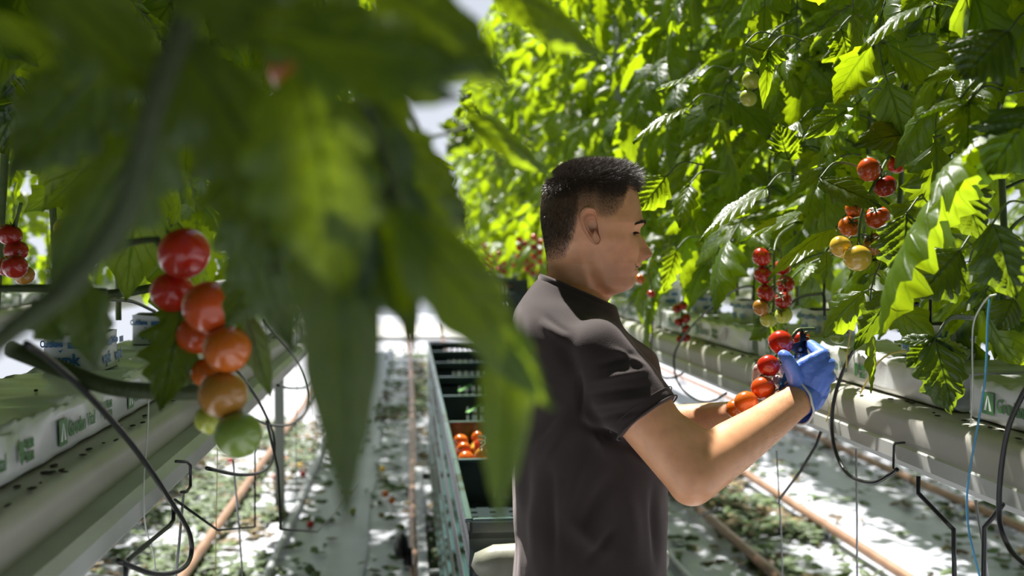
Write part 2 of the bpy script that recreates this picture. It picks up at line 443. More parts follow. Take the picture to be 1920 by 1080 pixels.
for q in ROWS[2:]:
    y = q['y0']; i = -1
    while y < FAR - 3:
        y1 = y + 1.04; i += 1
        slab(q['x'], y, y1 - .045, q['s'], '%s white wrapped slab from the camera on the gutter %s' % (ORD[i], q['nm']), periodic(y, y1 - .045, .335, 2.3, q['s']) if y < 6 and q['x'] < 3 else None,
             'slabs on the gutter %s' % q['nm'])
        y = y1
yb = [(1.36, 'at the right picture edge'), (1.90, 'with blue lettering behind the hanging leaf and the blue string'), (2.43, 'behind the green truss, just above the blue glove'),
      (2.98, 'behind the hanging red to green truss')]
for y, t in yb: block(1.06, y, 'white growing block ' + t, 'growing blocks right of the path', -1)
y = 3.5; i = 3
while y < FAR - 2.5:
    i += 1; block(1.06, y, '%s white growing block from the camera on the right gutter' % ORD[i], 'growing blocks right of the path', -1 if y < 5 else None); y += .52
block(-.585, 1.86, 'white growing block with blue lettering beside the big blurred tomato truss', 'growing blocks left of the path', 1)
y = 2.42; i = 0
while y < FAR - 2.5:
    i += 1; block(-.585, y, 'white growing block hidden behind the big blurred truss' if y < 2.6 else '%s white growing block from the camera on the left gutter' % ORD[i], 'growing blocks left of the path', 1 if y < 4 else None); y += .52
for q in ROWS[2:]:
    y = q['y0'] + .3; i = -1
    while y < 11:
        i += 1; block(q['x'], y, '%s white growing block on the gutter %s' % (ORD[i], q['nm']), 'growing blocks %s' % q['nm']); y += .52

# ------------------------------------------------------------------ heating pipe rails on the floor
def rail(x, y0, label, zc=.075, yend=FAR - .3):
    o = thing('pipe_rail', label, 'pipe rail', (x, y0, 0), 'pipe rails on the floor')
    mb = MB().tube([(x + .004 * math.sin(y * .8), y, zc) for y in np.linspace(y0, yend, 30)], .0255, 14)
    mb.tube([(x, yend, zc), (x, yend + .06, zc + .02), (x, yend + .10, zc + .10), (x, yend + .10, zc + .30)], .0255, 12)
    mb.build('pipe', M['pipe'], o)
    y = y0 + .9
    while y < yend:
        mb = MB().box((x, y, .006), (.12, .09, .006)).box((x, y, .028), (.014, .03, .045))
        mb.extrude([(x - .03, .072), (x - .028, .05), (x, .044), (x + .028, .05), (x + .03, .072), (x + .026, .072), (x + .02, .056), (x, .049), (x - .02, .056), (x - .026, .072)], y - .018, y + .018)
        mb.build('support', M['galv'], o, False); y += 1.5
    return o
rail(-1.55, 2.2, 'rusty pipe rail far left under the hanging leaf stems')
rail(-1.0, 1.9, 'orange brown pipe rail under the left gutter')
rail(.03, 2.4, 'brown pipe rail running straight down the middle of the path')
rail(.58, 2.4, 'pipe rail under the crates, hidden behind the man')
rail(1.63, 2.2, 'brown pipe rail just right of the man at the bottom edge')
rail(2.20, 2.6, 'pale worn pipe rail crossing below the gutter hook')
rail(3.2, 3.0, 'rust brown pipe rail seen just under the right gutter')
rail(3.75, 3.6, 'far pipe rail on the right behind the rust brown one')
# thin drain pipe lying beside the rails
tag(MB().tube(spline([(1.22, 2.0, .05), (1.25, 4, .05), (1.24, 8, .05), (1.25, 15, .05)]), .018, 10).build('drain_pipe', M['galv']),
    'grey drain pipe on the white foil right of the man', 'pipe')
tag(MB().tube(spline([(-.66, 2.6, .05), (-.64, 5, .05), (-.65, 9, .05), (-.65, 15, .05)]), .020, 10).build('drain_pipe', M['galv']),
    'pale grey drain pipe on the foil left of the path', 'pipe')

# ------------------------------------------------------------------ greenhouse posts
def post(x, y, label, h=5.2, g=None):
    o = thing('greenhouse_post', label, 'post', (x, y, 0), g)
    MB().box((x, y, h / 2), (.055, .055, h), bevel=.006).build('column', M['post'], o, False)
    MB().box((x, y, .01), (.16, .16, .02)).build('base_plate', M['galv'], o, False)
    mb = MB().sphere((x, y - .030, 1.16), .009).sphere((x, y - .03, 1.26), .009); mb.build('bolt', M['wire'], o)
post(1.245, 5.9, 'grey steel post rising behind the man between the right plants')
post(-.75, 5.9, 'grey steel post among the left row plants', 4.6)
post(1.245, 11.5, 'grey steel post far down the right row')

# ------------------------------------------------------------------ hoses, hooks, rods, strings
def hose(name, pts, rad, label, m='hose', cat='hose', grp=None, n=8, k=8):
    return tag(MB().tube(spline(pts, n), rad, k).build(name, M[m]), label, cat, grp)
def px_pts(L, X=None, Y=None): return [(PX(a, b, X) if X is not None else PY(a, b, Y)) for a, b in L]
RX, LX = .885, -.36
hose('irrigation_hose', px_pts([(1411,562),(1410,537),(1367,549),(1317,591),(1283,630),(1264,669),(1272,719),(1305,749),(1336,752),(1362,737)], .87), .0036, 'black hose looping down beside the small dark red truss')
hose('irrigation_hose', px_pts([(1250,542),(1230,560),(1223,619),(1222,670),(1240,706),(1262,708),(1280,700)], .87), .0036, 'black hose loop hanging close behind the man shoulder')
hose('irrigation_hose', px_pts([(1720,570),(1700,575),(1667,591),(1611,641),(1578,702),(1561,769),(1564,836),(1589,888),(1633,905),(1667,891),(1682,880)], RX), .0040, 'large black hose loop hanging right of the blue glove')
hose('irrigation_hose', px_pts([(1940,700),(1915,745),(1889,808),(1875,902),(1875,980),(1894,1030),(1925,1062)], RX - .01), .0040, 'thick black hose curving down at the right picture edge')
hose('irrigation_hose', px_pts([(1448,640),(1457,610),(1467,587),(1494,560),(1533,551),(1545,556),(1546,592)], 1.0), .0036, 'black hose arching into the block above the blue glove')
hose('irrigation_hose', px_pts([(1140,640),(1160,605),(1185,565),(1215,542),(1235,535)], .95), .0036, 'black hose arching up beside the man chin')
hose('irrigation_hose', px_pts([(50,645),(100,680),(180,755),(260,850),(320,940),(355,1000),(357,1045),(335,1070),(290,1076),(222,1052)], LX), .0040, 'thick black hose sweeping across the left gutter to a low loop')
hose('irrigation_hose', px_pts([(440,690),(462,718),(490,762),(512,815),(512,860),(492,884),(450,890),(388,878)], LX), .0038, 'black hose loop hanging under the big blurred truss')
hose('irrigation_hose', px_pts([(495,600),(512,622),(545,660),(570,700),(580,740),(572,772),(548,794),(515,798),(478,788)], LX), .0038, 'middle black hose loop left of the path')
hose('irrigation_hose', px_pts([(540,562),(575,590),(598,640),(602,690),(580,722),(548,728),(520,722)], LX), .0038, 'farthest black hose loop left of the path')
hose('drip_stake_hose', px_pts([(188,648),(194,600),(198,566),(215,562),(250,566),(290,584)], -.56), .0036, 'black drip hose standing in the left growing block')
for x_, y_, l_ in ((1.06, 1.93, 'black drip stake in the block behind the hanging leaf'), (1.05, 2.43, 'black drip stake in the block above the glove'), (1.07, 3.0, 'black drip stake behind the hanging truss')):
    hose('drip_stake', [(x_, y_, 1.34), (x_, y_, 1.40), (x_ + .005, y_ + .01, 1.46)], .0035, l_, cat='drip stake')
def rod(L, rad, label, X=None, Y=None, m='wire', name='wire_bracket', cat='wire bracket', grp=None):
    return tag(MB().tube(px_pts(L, X, Y), rad, 8).build(name, M[m]), label, cat, grp)
rod([(1696,830),(1679,831),(1676,836),(1675,878),(1683,883)], .0022, 'short black wire clip hooked over the right drain channel', X=.885, name='channel_clip', cat='clip')
rod([(1722,893),(1722,925),(1788,993),(1790,1100)], .0040, 'black bent steel bracket leg below the right channel', X=.89)
rod([(1880,945),(1868,963),(1846,988),(1844,1110)], .0040, 'black bent bracket leg at the lower right beside the hose', X=.885)
rod([(330,865),(350,866),(357,872),(357,912),(350,922),(340,923)], .0024, 'short black wire clip hooked over the left drain channel', X=-.345, name='channel_clip', cat='clip')
rod([(325,942),(325,975),(318,985),(240,1050),(235,1062),(235,1110)], .0034, 'black bent bracket leg below the left channel', X=-.365)
rod([(328,937),(408,994),(478,988),(478,842)], .0026, 'grey wire frame hanging under the left gutter', X=-.42)
rod([(500,790),(521,880),(526,992),(595,997),(628,962),(700,870),(704,853),(696,850),(688,860)], .0032, 'dark wire frame with a hooked end beside the long hanging leaf', X=-.33)
rod([(1541,805),(1530,835),(1500,885),(1462,935)], .0036, 'dark diagonal strut beneath the right gutter', X=.95)
rod([(1180,980),(1290,975),(1345,955),(1347,942)], .0040, 'dark wire with upturned end beside the man waist', X=1.15)
for a, b, X, l in (((1605,842),(1607,1110),.93,'thin grey rod below the right channel clip'), ((1456,845),(1469,1110),.97,'thin grey rod left of the right gutter hook'),
                   ((1829,938),(1856,1110),.93,'slanting grey rod beside the blue string'), ((344,925),(326,1110),-.42,'grey rod under the left channel clip'),
                   ((437,862),(457,1110),-.44,'long grey rod below the blurred truss')):
    mid = PX((a[0]+b[0])/2 + 1, (a[1]+b[1])/2, X)
    tag(MB().tube([PX(*a, X), mid, PX(*b, X)], .0022 if X > 0 else .0026, 8).build('support_rod', M['galv']), l, 'rod')
k = 0
for px_, y0_, y1_ in ((560,790,850),(575,770,830)):
    k += 1
def string(L, X, m, label, rad=.0010): hose('string', px_pts(L, X=X), rad, label, m, 'string', None, 6, 6)
string([(1856,560),(1852,600),(1849,690),(1840,760),(1822,860),(1813,930),(1816,990),(1829,1050),(1845,1110)], .84, 's_blue', 'bright blue string hanging in front of the right gutter', .0016)
string([(1868,552),(1850,560),(1827,600),(1823,650),(1824,730),(1820,795)], .86, 's_white', 'white string hanging beside the blue one', .0014)
string([(1614,540),(1602,590),(1592,640),(1586,690)], .88, 's_yellow', 'yellow string hanging beside the green truss', .0014)
string([(1700,658),(1668,664),(1645,682),(1628,710),(1613,738)], .90, 's_yellow', 'yellow tie drooping over the right slab', .0017)
string([(1560,752),(1556,770),(1549,790)], .89, 's_yellow', 'short yellow string end on the right channel', .0013)
string([(280,690),(277,800),(270,900),(272,980),(288,1040),(292,1078)], -.38, 's_white', 'pale string hanging over the left gutter', .0011)
string([(408,840),(405,1000),(404,1110)], -.42, 's_yellow', 'greenish string hanging below the blurred truss', .0010)
string([(556,560),(557,700),(555,830),(556,926)], -.42, 's_blue', 'thin blue string left of the path', .0016)
string([(585,640),(587,800),(584,942)], -.42, 's_white', 'thin grey string right of the thin blue one', .0012)
string([(1242,560),(1220,620),(1190,655)], .86, 's_white', 'white string slanting down behind the man shoulder', .0014)

# ------------------------------------------------------------------ harvest crates on the rail trolley
def crate_mesh_parts():
    W_, L_, H_ = .40, .60, .122; body = MB(); rim = MB(); t = .006
    for sx in (-1, 1):                                    # long sides: frame, wave lattice
        x = sx * (W_ / 2 - t / 2)
        body.box((x, 0, .012), (t, L_, .024)); body.box((x, 0, H_ - .016), (t, L_, .020))
        for k in range(15):
            y = -L_ / 2 + .02 + k * .04
            a = Vector((x, y, .018)); b = Vector((x, y + .028, H_ - .02)); body.tube([a, (x, y + .004, .05), (x, y + .026, .08), b], [.007, .004, .004, .007], 5)
    for sy in (-1, 1):                                    # short ends with slots
        y = sy * (L_ / 2 - t / 2)
        body.box((0, y, .010), (W_, t, .020)); body.box((0, y, H_ - .022), (W_, t, .034))
        body.box((-.15, y, .055), (.10, t, .08)); body.box((.15, y, .055), (.10, t, .08))
        for k in range(6): body.box((-.085 + k * .034, y, .055), (.012, t, .08))
        body.box((0, y, .055), (.2, t, .010))
    n = 0
    bm = bmesh.new(); bmesh.ops.create_grid(bm, x_segments=16, y_segments=24, size=.5)
    for v in bm.verts: v.co = Vector((v.co.x * (W_ - .01), v.co.y * (L_ - .01), .012))
    bm.faces.ensure_lookup_table(); kill = []
    for f in bm.faces:
        i = int((f.calc_center_median().x / W_ + .5) * 16); j = int((f.calc_center_median().y / L_ + .5) * 24)
        if i % 2 == 1 and j % 2 == 1: kill.append(f)
    bmesh.ops.inset_individual(bm, faces=kill, thickness=.006); bmesh.ops.delete(bm, geom=kill, context='FACES')
    bm.verts.ensure_lookup_table(); body.add([v.co[:] for v in bm.verts], [[v.index for v in f.verts] for f in bm.faces]); bm.free()
    for sx in (-1, 1): rim.box((sx * (W_ / 2 + .002), 0, H_), (.016, L_ + .004, .009), bevel=.003)
    for sy in (-1, 1): rim.box((0, sy * (L_ / 2 + .001), H_), (W_ - .012, .014, .009), bevel=.003)
    return body.mesh('crate_body', M['crate'], False), rim.mesh('crate_rim', M['crate_rim'], False)
CB, CR = crate_mesh_parts()
strap_me = MB().box((0, 0, 0), (.018, .11, .004), rot=Euler((.35, 0, -.9)).to_matrix()).mesh('strap', M['strap'], False)
def crate(x, y, z, label, strap=False, group='stacked harvest crates on the trolley'):
    o = thing('harvest_crate', label, 'crate', (x, y, z), group)
    link('crate_body', CB, o); link('crate_rim', CR, o)
    if strap: link('strap', strap_me, o, (-.06, -.32, .085))
    return o
cx0 = .325; ztop = .96; K = 0
for j in range(7):
    yy = 2.04 + .30 + j * .607
    for lv in range(6):
        z = ztop - .128 * (lv + 1)
        if z < .16: break
        if lv == 0:
            lb = ['empty black crate on top of the stack nearest the man', 'black crate heaped with orange tomatoes, second of the top row', 'empty black crate behind the tomato filled one',
                  'black crate with green strap, fourth from the front', 'black crate with green strap, fifth from the front', 'black crate on the next to last stack, top', 'black crate on the last stack at the far end'][j]
        else:
            lb = 'black crate in the front stack, %s below the top one' % ['', 'first', 'second', 'third', 'fourth', 'fifth'][lv] if j == 0 else 'black lattice sided crate, %s below the top in the %s stack from the man' % (ORD[lv - 1], ORD[j])
        crate(cx0, yy, z, lb, strap=(lv <= 1 and j in (0, 3, 4) and (lv == 0) == (j > 0)))
for lv in range(3):
    crate(.66, 7.4, 1.335 - .126 * (lv + 1), ['raised black crate of tomatoes behind the man neck', 'black crate under the raised tomato crate behind the man', 'lowest black crate visible behind the man shoulder'][lv], strap=lv == 1, group='raised crates behind the man')
tr = thing('rail_trolley', 'grey steel rail trolley carrying the black crates', 'trolley', (.325, 4.1, .1))
for x in (.06, .56): MB().box((x, 4.1, .175), (.045, 4.1, .05), bevel=.005).build('side_beam', M['galv'], tr, False)
MB().box((.31, 2.3, .175), (.46, .05, .04)).build('cross_beam', M['galv'], tr, False)
for y in (4.1, 6.0): MB().box((.31, y, .175), (.46, .05, .04)).build('cross_beam', M['galv'], tr, False)
for y in (2.5, 4.5):
    for x in (-.005, .60):
        wheel = MB().tube([(x - .02, y, .135), (x - .018, y, .135), (x + .018, y, .135), (x + .02, y, .135)], [.03, .042, .042, .03], 20)
        wo = wheel.build('wheel', M['black'], tr)
    MB().sphere((-.035, y, .185), (.034, .075, .058), 20, 12).build('wheel_housing', M['black'], tr)
# trolley push bar, raised
MB().box((.66, 7.4, .575), (.36, .5, .74)).build('raised_frame', M['crate'], tr, False)
MB().tube([(.13, 1.96, .875), (.14, 1.96, .882), (.17, 1.96, .89), (.30, 1.96, .892), (.46, 1.96, .892), (.52, 1.96, .882)], [.012, .028, .034, .036, .034, .02], 20).tube([(.2, 2.0, .2), (.2, 1.97, .5), (.2, 1.96, .87)], .014, 10).tube([(.45, 2.0, .2), (.45, 1.97, .5), (.45, 1.96, .87)], .014, 10).build('push_bar', M['pad'], tr)
#SECTION3
# ------------------------------------------------------------------ tomato leaves
def leaflet(L, W, nt_=16, nu=9, lobes=3, depth=.3, droop=.5, curl=.3, quilt=.006, seed=0, twist=0., cup=.35, tip=1.0):
    """one leaflet along +X, upper side +Z; returns verts, faces, uv"""
    r_ = random.Random(seed); v = []; uv = []
    pl, pr = r_.uniform(0, 1), r_.uniform(0, 1); wob = r_.uniform(0, 6)
    def outline(t, side):
        base = (math.sin(math.pi * t ** .62)) ** .85 * (1 - .18 * t)
        if t > .75: base *= 1 - .25 * ((t - .75) / .25) * tip
        ph = lobes * t * 1.35 + (pl if side < 0 else pr)
        saw = ph - math.floor(ph)
        lob = .5 - .5 * math.cos(6.283 * saw ** .8)
        d = depth * (1 - t) ** .7
        fine = .018 * math.sin(t * 31 + side + wob)
        return max(0, base * (1 - d + d * 1.5 * lob + fine))
    ang = 0; x = 0; z = 0; spine = []
    for j in range(nt_ + 1):
        t = j / nt_; spine.append((x, z, ang)); ang = -droop * (t ** 1.2) + .25 * droop
        x += L / nt_ * math.cos(ang); z += L / nt_ * math.sin(ang)
    for j in range(nt_ + 1):
        t = j / nt_; sx, sz, an = spine[j]
        for k in range(nu):
            u = 2 * k / (nu - 1) - 1; s_ = 1 if u > 0 else -1; au = abs(u)
            w_ = outline(t, s_) * W / 2
            fwd = au * w_ * .38 * (1 if t < .95 else .1)
            y = u * w_
            side = t * 7.0 - au * .45 * 7.0 * .5
            zz = cup * au * w_ * .7 - (curl * 1.6) * (au ** 2.2) * w_ + quilt * math.cos(2 * math.pi * side) * (au * (1.15 - au)) * 3.2 * -1 + .002 * math.sin(5 * t + wob + 3 * u)
            zz += .10 * w_ * math.sin(t * 13 + wob + s_ * 1.3) * au ** 2
            ca, sa = math.cos(an), math.sin(an); px = sx + fwd * ca - zz * sa; pz = sz + fwd * sa + zz * ca
            if twist:
                c2, s2 = math.cos(twist * t), math.sin(twist * t); y, pz2 = y * c2 - (pz - sz) * s2, sz + y * s2 + (pz - sz) * c2; pz = pz2
            v.append((px, y, pz)); uv.append((.5 + u * .5, t))
    f = [(j*nu+k, j*nu+k+1, (j+1)*nu+k+1, (j+1)*nu+k) for j in range(nt_) for k in range(nu - 1)]
    return np.array(v), f, np.array(uv)
def frame(d, up):
    d = Vector(d).normalized(); up = Vector(up); y = up.cross(d)
    if y.length < 1e-4: y = d.orthogonal()
    y.normalize(); z = d.cross(y); return Matrix((d, y, z)).transposed()
def put(mb, lf, o, d, up, r, scale=1.0):
    m = np.array(frame(d, up)); V = (lf[0] * scale) @ m.T + np.array(o); mb.add(V, lf[1], lf[2], r)
_lib = {}
def lib(hi):
    if hi not in _lib:
        nt_, nu = {2: (30, 13), 1: (16, 9), 0: (8, 5)}[hi]
        _lib[hi] = [leaflet(1, .56, nt_, nu, 3 + (k % 2), .30 + .05 * (k % 3), .35 + .22 * (k % 4), .2 + .2 * (k % 3), .017, seed=k, twist=.25 * ((k % 3) - 1)) for k in range(8)]
    return _lib[hi]
def compound(lf, st, o, az, L, rise, droop, rnd, hi=1, seed=0, pairs=3, size=1.0, roll=0.0):
    """a whole tomato leaf: arching stalk (added to st) with leaflets (added to lf)"""
    r_ = random.Random(seed); Lb = lib(hi); d = Vector((math.cos(az), math.sin(az), 0)); p = Vector(o); a = rise; n = 12; pts = [p.copy()]; dirs = []
    for k in range(n):
        dv = (d * math.cos(a) + Vector((0, 0, 1)) * math.sin(a)); dirs.append(dv); p = p + dv * (L / n); pts.append(p.copy()); a -= droop / n * (1 + k / n)
    dirs.append(dirs[-1]); side0 = d.cross(Vector((0, 0, 1)))
    st.tube(pts, [.0034 * (1 - .65 * k / n) for k in range(n + 1)], 5 if hi else 3, cap=False)
    S = .115 * size * L / .38
    up0 = (Vector((0, 0, 1)) + side0 * roll)
    def one(i, sd, sc, ang):
        dv = dirs[i]; up = (up0 - dv * up0.dot(dv)).normalized(); sv = up.cross(dv) * sd
        dd = dv * math.cos(ang) + sv * math.sin(ang) + Vector((0, 0, -1)) * r_.uniform(.05, .45)
        b = pts[i]; e = b + (dv * .5 + sv).normalized() * .014 * (1 if sd else 0)
        if sd: st.tube([b, e], .0014, 4, cap=False)
        put(lf, Lb[r_.randrange(8)], e, dd, up + sv * r_.uniform(-.25, .45), min(1, max(0, rnd + r_.uniform(-.15, .15))), sc * S * r_.uniform(.85, 1.15))
    one(n, 0, 1.15, 0)
    for q in range(pairs):
        i = n - 2 - int(q * (n - 5) / max(1, pairs - .2)) if q else n - 2
        for sd in (-1, 1):
            one(max(2, i), sd, [.92, 1.0, .85, .7][q], r_.uniform(.8, 1.15))
            if hi: one(max(2, i - 1), sd, r_.uniform(.18, .34), r_.uniform(1.0, 1.4))
def plant_meshes(seed, hi, z0, z1, spread=.42, dens=.115, bias=None, size=1.0):
    r_ = random.Random(seed); lf = MB(); st = MB(); pts = []
    n = 16
    for k in range(n + 1):
        t = k / n; pts.append((.03 * math.sin(t * 7 + seed), .03 * math.cos(t * 5 + seed), 1.36 + (z1 + .05 - 1.36) * t))
    st.tube(pts, [.0065 - .003 * k / n for k in range(n + 1)], 6 if hi else 4)
    z = z0; az = r_.uniform(0, 6)
    while z < z1:
        az += 2.4 + r_.uniform(-.4, .4); a = az
        if bias is not None and r_.random() < .45: a = bias + r_.uniform(-.9, .9)
        L = spread * r_.uniform(.72, 1.15)
        if z > z1 - .35: L *= .7
        compound(lf, st, (.02 * math.cos(a), .02 * math.sin(a), z), a, L, r_.uniform(.1, .65), r_.uniform(.9, 1.9), r_.random() * .9 + .05, hi, r_.randrange(9999), 3 if hi else 2, size * r_.uniform(.9, 1.2), r_.uniform(-.3, .3))
        z += dens * r_.uniform(.75, 1.25)
    return lf, st
PL = {}
def get_plant(key, *a, **k):
    if key not in PL:
        lf, st = plant_meshes(*a, **k); PL[key] = (lf.mesh('foliage', M['leaf'], True, True), st.mesh('stem', M['stem']))
    return PL[key]
def plant(x, y, key, rot, label, group, scale=1.0):
    fo, st = PL[key]; o = thing('tomato_plant', label, 'tomato plant', (x, y, 0), group)
    link('stem', st, o); link('foliage', fo, o); o.rotation_euler = (0, 0, rot); return o

for s_ in range(4): get_plant(('hi', s_), 10 + s_, 1, 1.50, 4.2, .40, .062, size=1.12)
for s_ in range(4): get_plant(('lo', s_), 30 + s_, 0, 1.48, 4.2, .44, .060, size=1.12)
for s_ in range(3): get_plant(('thin', s_), 50 + s_, 1, 1.74, 4.2, .42, .056, size=1.15)
rs = random.Random(11)
y = 1.15; i = 0
while y < FAR - 1:
    near = y < 4.6
    lb = ('leafy tomato plant %s' % ['at the upper right picture edge', 'behind the pale folded leaf at upper right', 'above the yellow and red truss', 'behind the hanging red to green truss'][i]) if i < 4 else \
        ('tall leafy tomato plant, %s from the camera in the row right of the man' if near else 'far sunlit tomato plant, %s from the camera in the right row') % ORD[i]
    po = plant(1.08 + rs.uniform(-.05, .09), y, ('hi' if near else 'lo', rs.randrange(4)), rs.uniform(0, 6.28), lb, 'tomato plants in the right row')
    if i < 3: po.rotation_euler.z += (4.3, 1.7, 1.7)[i]
    y += .32 if near else .40; i += 1
y = 1.35; i = 0
while y < FAR - 1:
    near = y < 3.8
    lb = ('dark shaded tomato plant, %s from the camera left of the path' if near else 'far tomato plant, %s from the camera in the left row') % ORD[i]
    plant(-.60 + rs.uniform(-.09, .04), y, ('thin' if near else 'lo', rs.randrange(3)), rs.uniform(0, 6.28), lb, 'tomato plants in the left row')
    y += .30 if near else .42; i += 1
for s_ in range(2): get_plant(('up', s_), 70 + s_, 1, 1.95, 4.2, .44, .055, size=1.2)  # leaves only high up; added plants that shade the near rows and corners
for x, y, a in ((-.72, .15, 0), (-.70, .55, 1), (-.72, .95, 0), (1.10, .45, 1), (1.10, .82, 0)):
    plant(x, y, ('up', a), y * 7, 'added near tomato plant whose upper leaves darken the %s corner, %s of them' % (('upper left', ORD[int(y / .4)]) if x < 0 else ('upper right', ORD[int(y / .5)])), 'tomato plants in the left row' if x < 0 else 'tomato plants in the right row')
for i_, (x, y) in enumerate(((-.64, 1.22), (-.62, 1.52), (-.64, 1.82), (1.00, 1.02), (1.02, 1.32))):  # further overhead foliage, added to keep the upper corners dark
    plant(x, y, ('up', i_ % 2), 1.3 + i_ * 2.1, 'bushy tomato plant added to shade the %s near row, %s of %s' % (('left', ORD[i_], 'three') if x < 0 else ('right', ORD[i_ - 3], 'two')), 'tomato plants in the left row' if x < 0 else 'tomato plants in the right row')
for q, y0, y1 in ((2.68, 2.4, 10), (-2.25, 2.6, 9), (4.3, 4.5, 10)):
    y = y0; i = -1
    while y < y1:
        i += 1; plant(q + rs.uniform(-.08, .08), y, ('lo', rs.randrange(4)), rs.uniform(0, 6.28), '%s tomato plant in the %s' % (ORD[i], 'second row on the right' if 0 < q < 3 else 'third row on the right' if q > 3 else 'second row on the left'),
              'tomato plants %s' % ('in the second right row' if 0 < q < 3 else 'in the third right row' if q > 3 else 'in the second left row')); y += .50
#SECTION4
# ------------------------------------------------------------------ the man
def interp(tab, x):
    k = [t[0] for t in tab]
    return [float(np.interp(x, k, [t[i] for t in tab])) for i in range(1, len(tab[0]))]
def smooth_tab(tab, n=240):
    k = np.array([t[0] for t in tab], float); A = np.array([t[1:] for t in tab], float)
    xs_ = np.linspace(k[0], k[-1], n); out = np.stack([np.interp(xs_, k, A[:, i]) for i in range(A.shape[1])], 1)
    ker = np.array([1, 2, 1.]) / 4
    for _ in range(2):
        o2 = out.copy()
        for i in range(A.shape[1]): o2[1:-1, i] = np.convolve(out[:, i], ker, 'valid')
        out = o2
    return xs_, out
HY = 1.78
#        py    back   front  halfw  frontnarrow
HEADT = [(304, 1096, 1108, .010, .0), (306, 1080, 1124, .026, .0), (311, 1062, 1146, .042, .05), (320, 1046, 1166, .055, .08), (334, 1032, 1182, .066, .10),
         (350, 1022, 1191, .073, .12), (370, 1016, 1196, .078, .13), (392, 1014, 1200, .081, .14), (408, 1014, 1203, .082, .15), (419, 1015, 1203.5, .0815, .15),
         (428, 1016, 1200, .080, .16), (438, 1018, 1198, .0785, .17), (452, 1020, 1197, .0765, .18), (470, 1023, 1197, .074, .20), (486, 1025, 1199, .071, .24),
         (493, 1026, 1200, .0695, .27), (500, 1026, 1198, .068, .30), (510, 1026, 1194, .066, .34), (518, 1025, 1191, .064, .38), (528, 1024, 1190, .063, .42), (536, 1023, 1188, .062, .45),
         (542, 1022, 1182, .0615, .46), (547, 1021, 1171, .061, .42), (551, 1020, 1156, .061, .34), (556, 1019, 1147, .0605, .20), (566, 1017, 1139, .060, .08), (580, 1014, 1133, .062, .03),
         (600, 1008, 1129, .066, .0), (630, 998, 1128, .074, .0), (660, 990, 1130, .08, .0)]
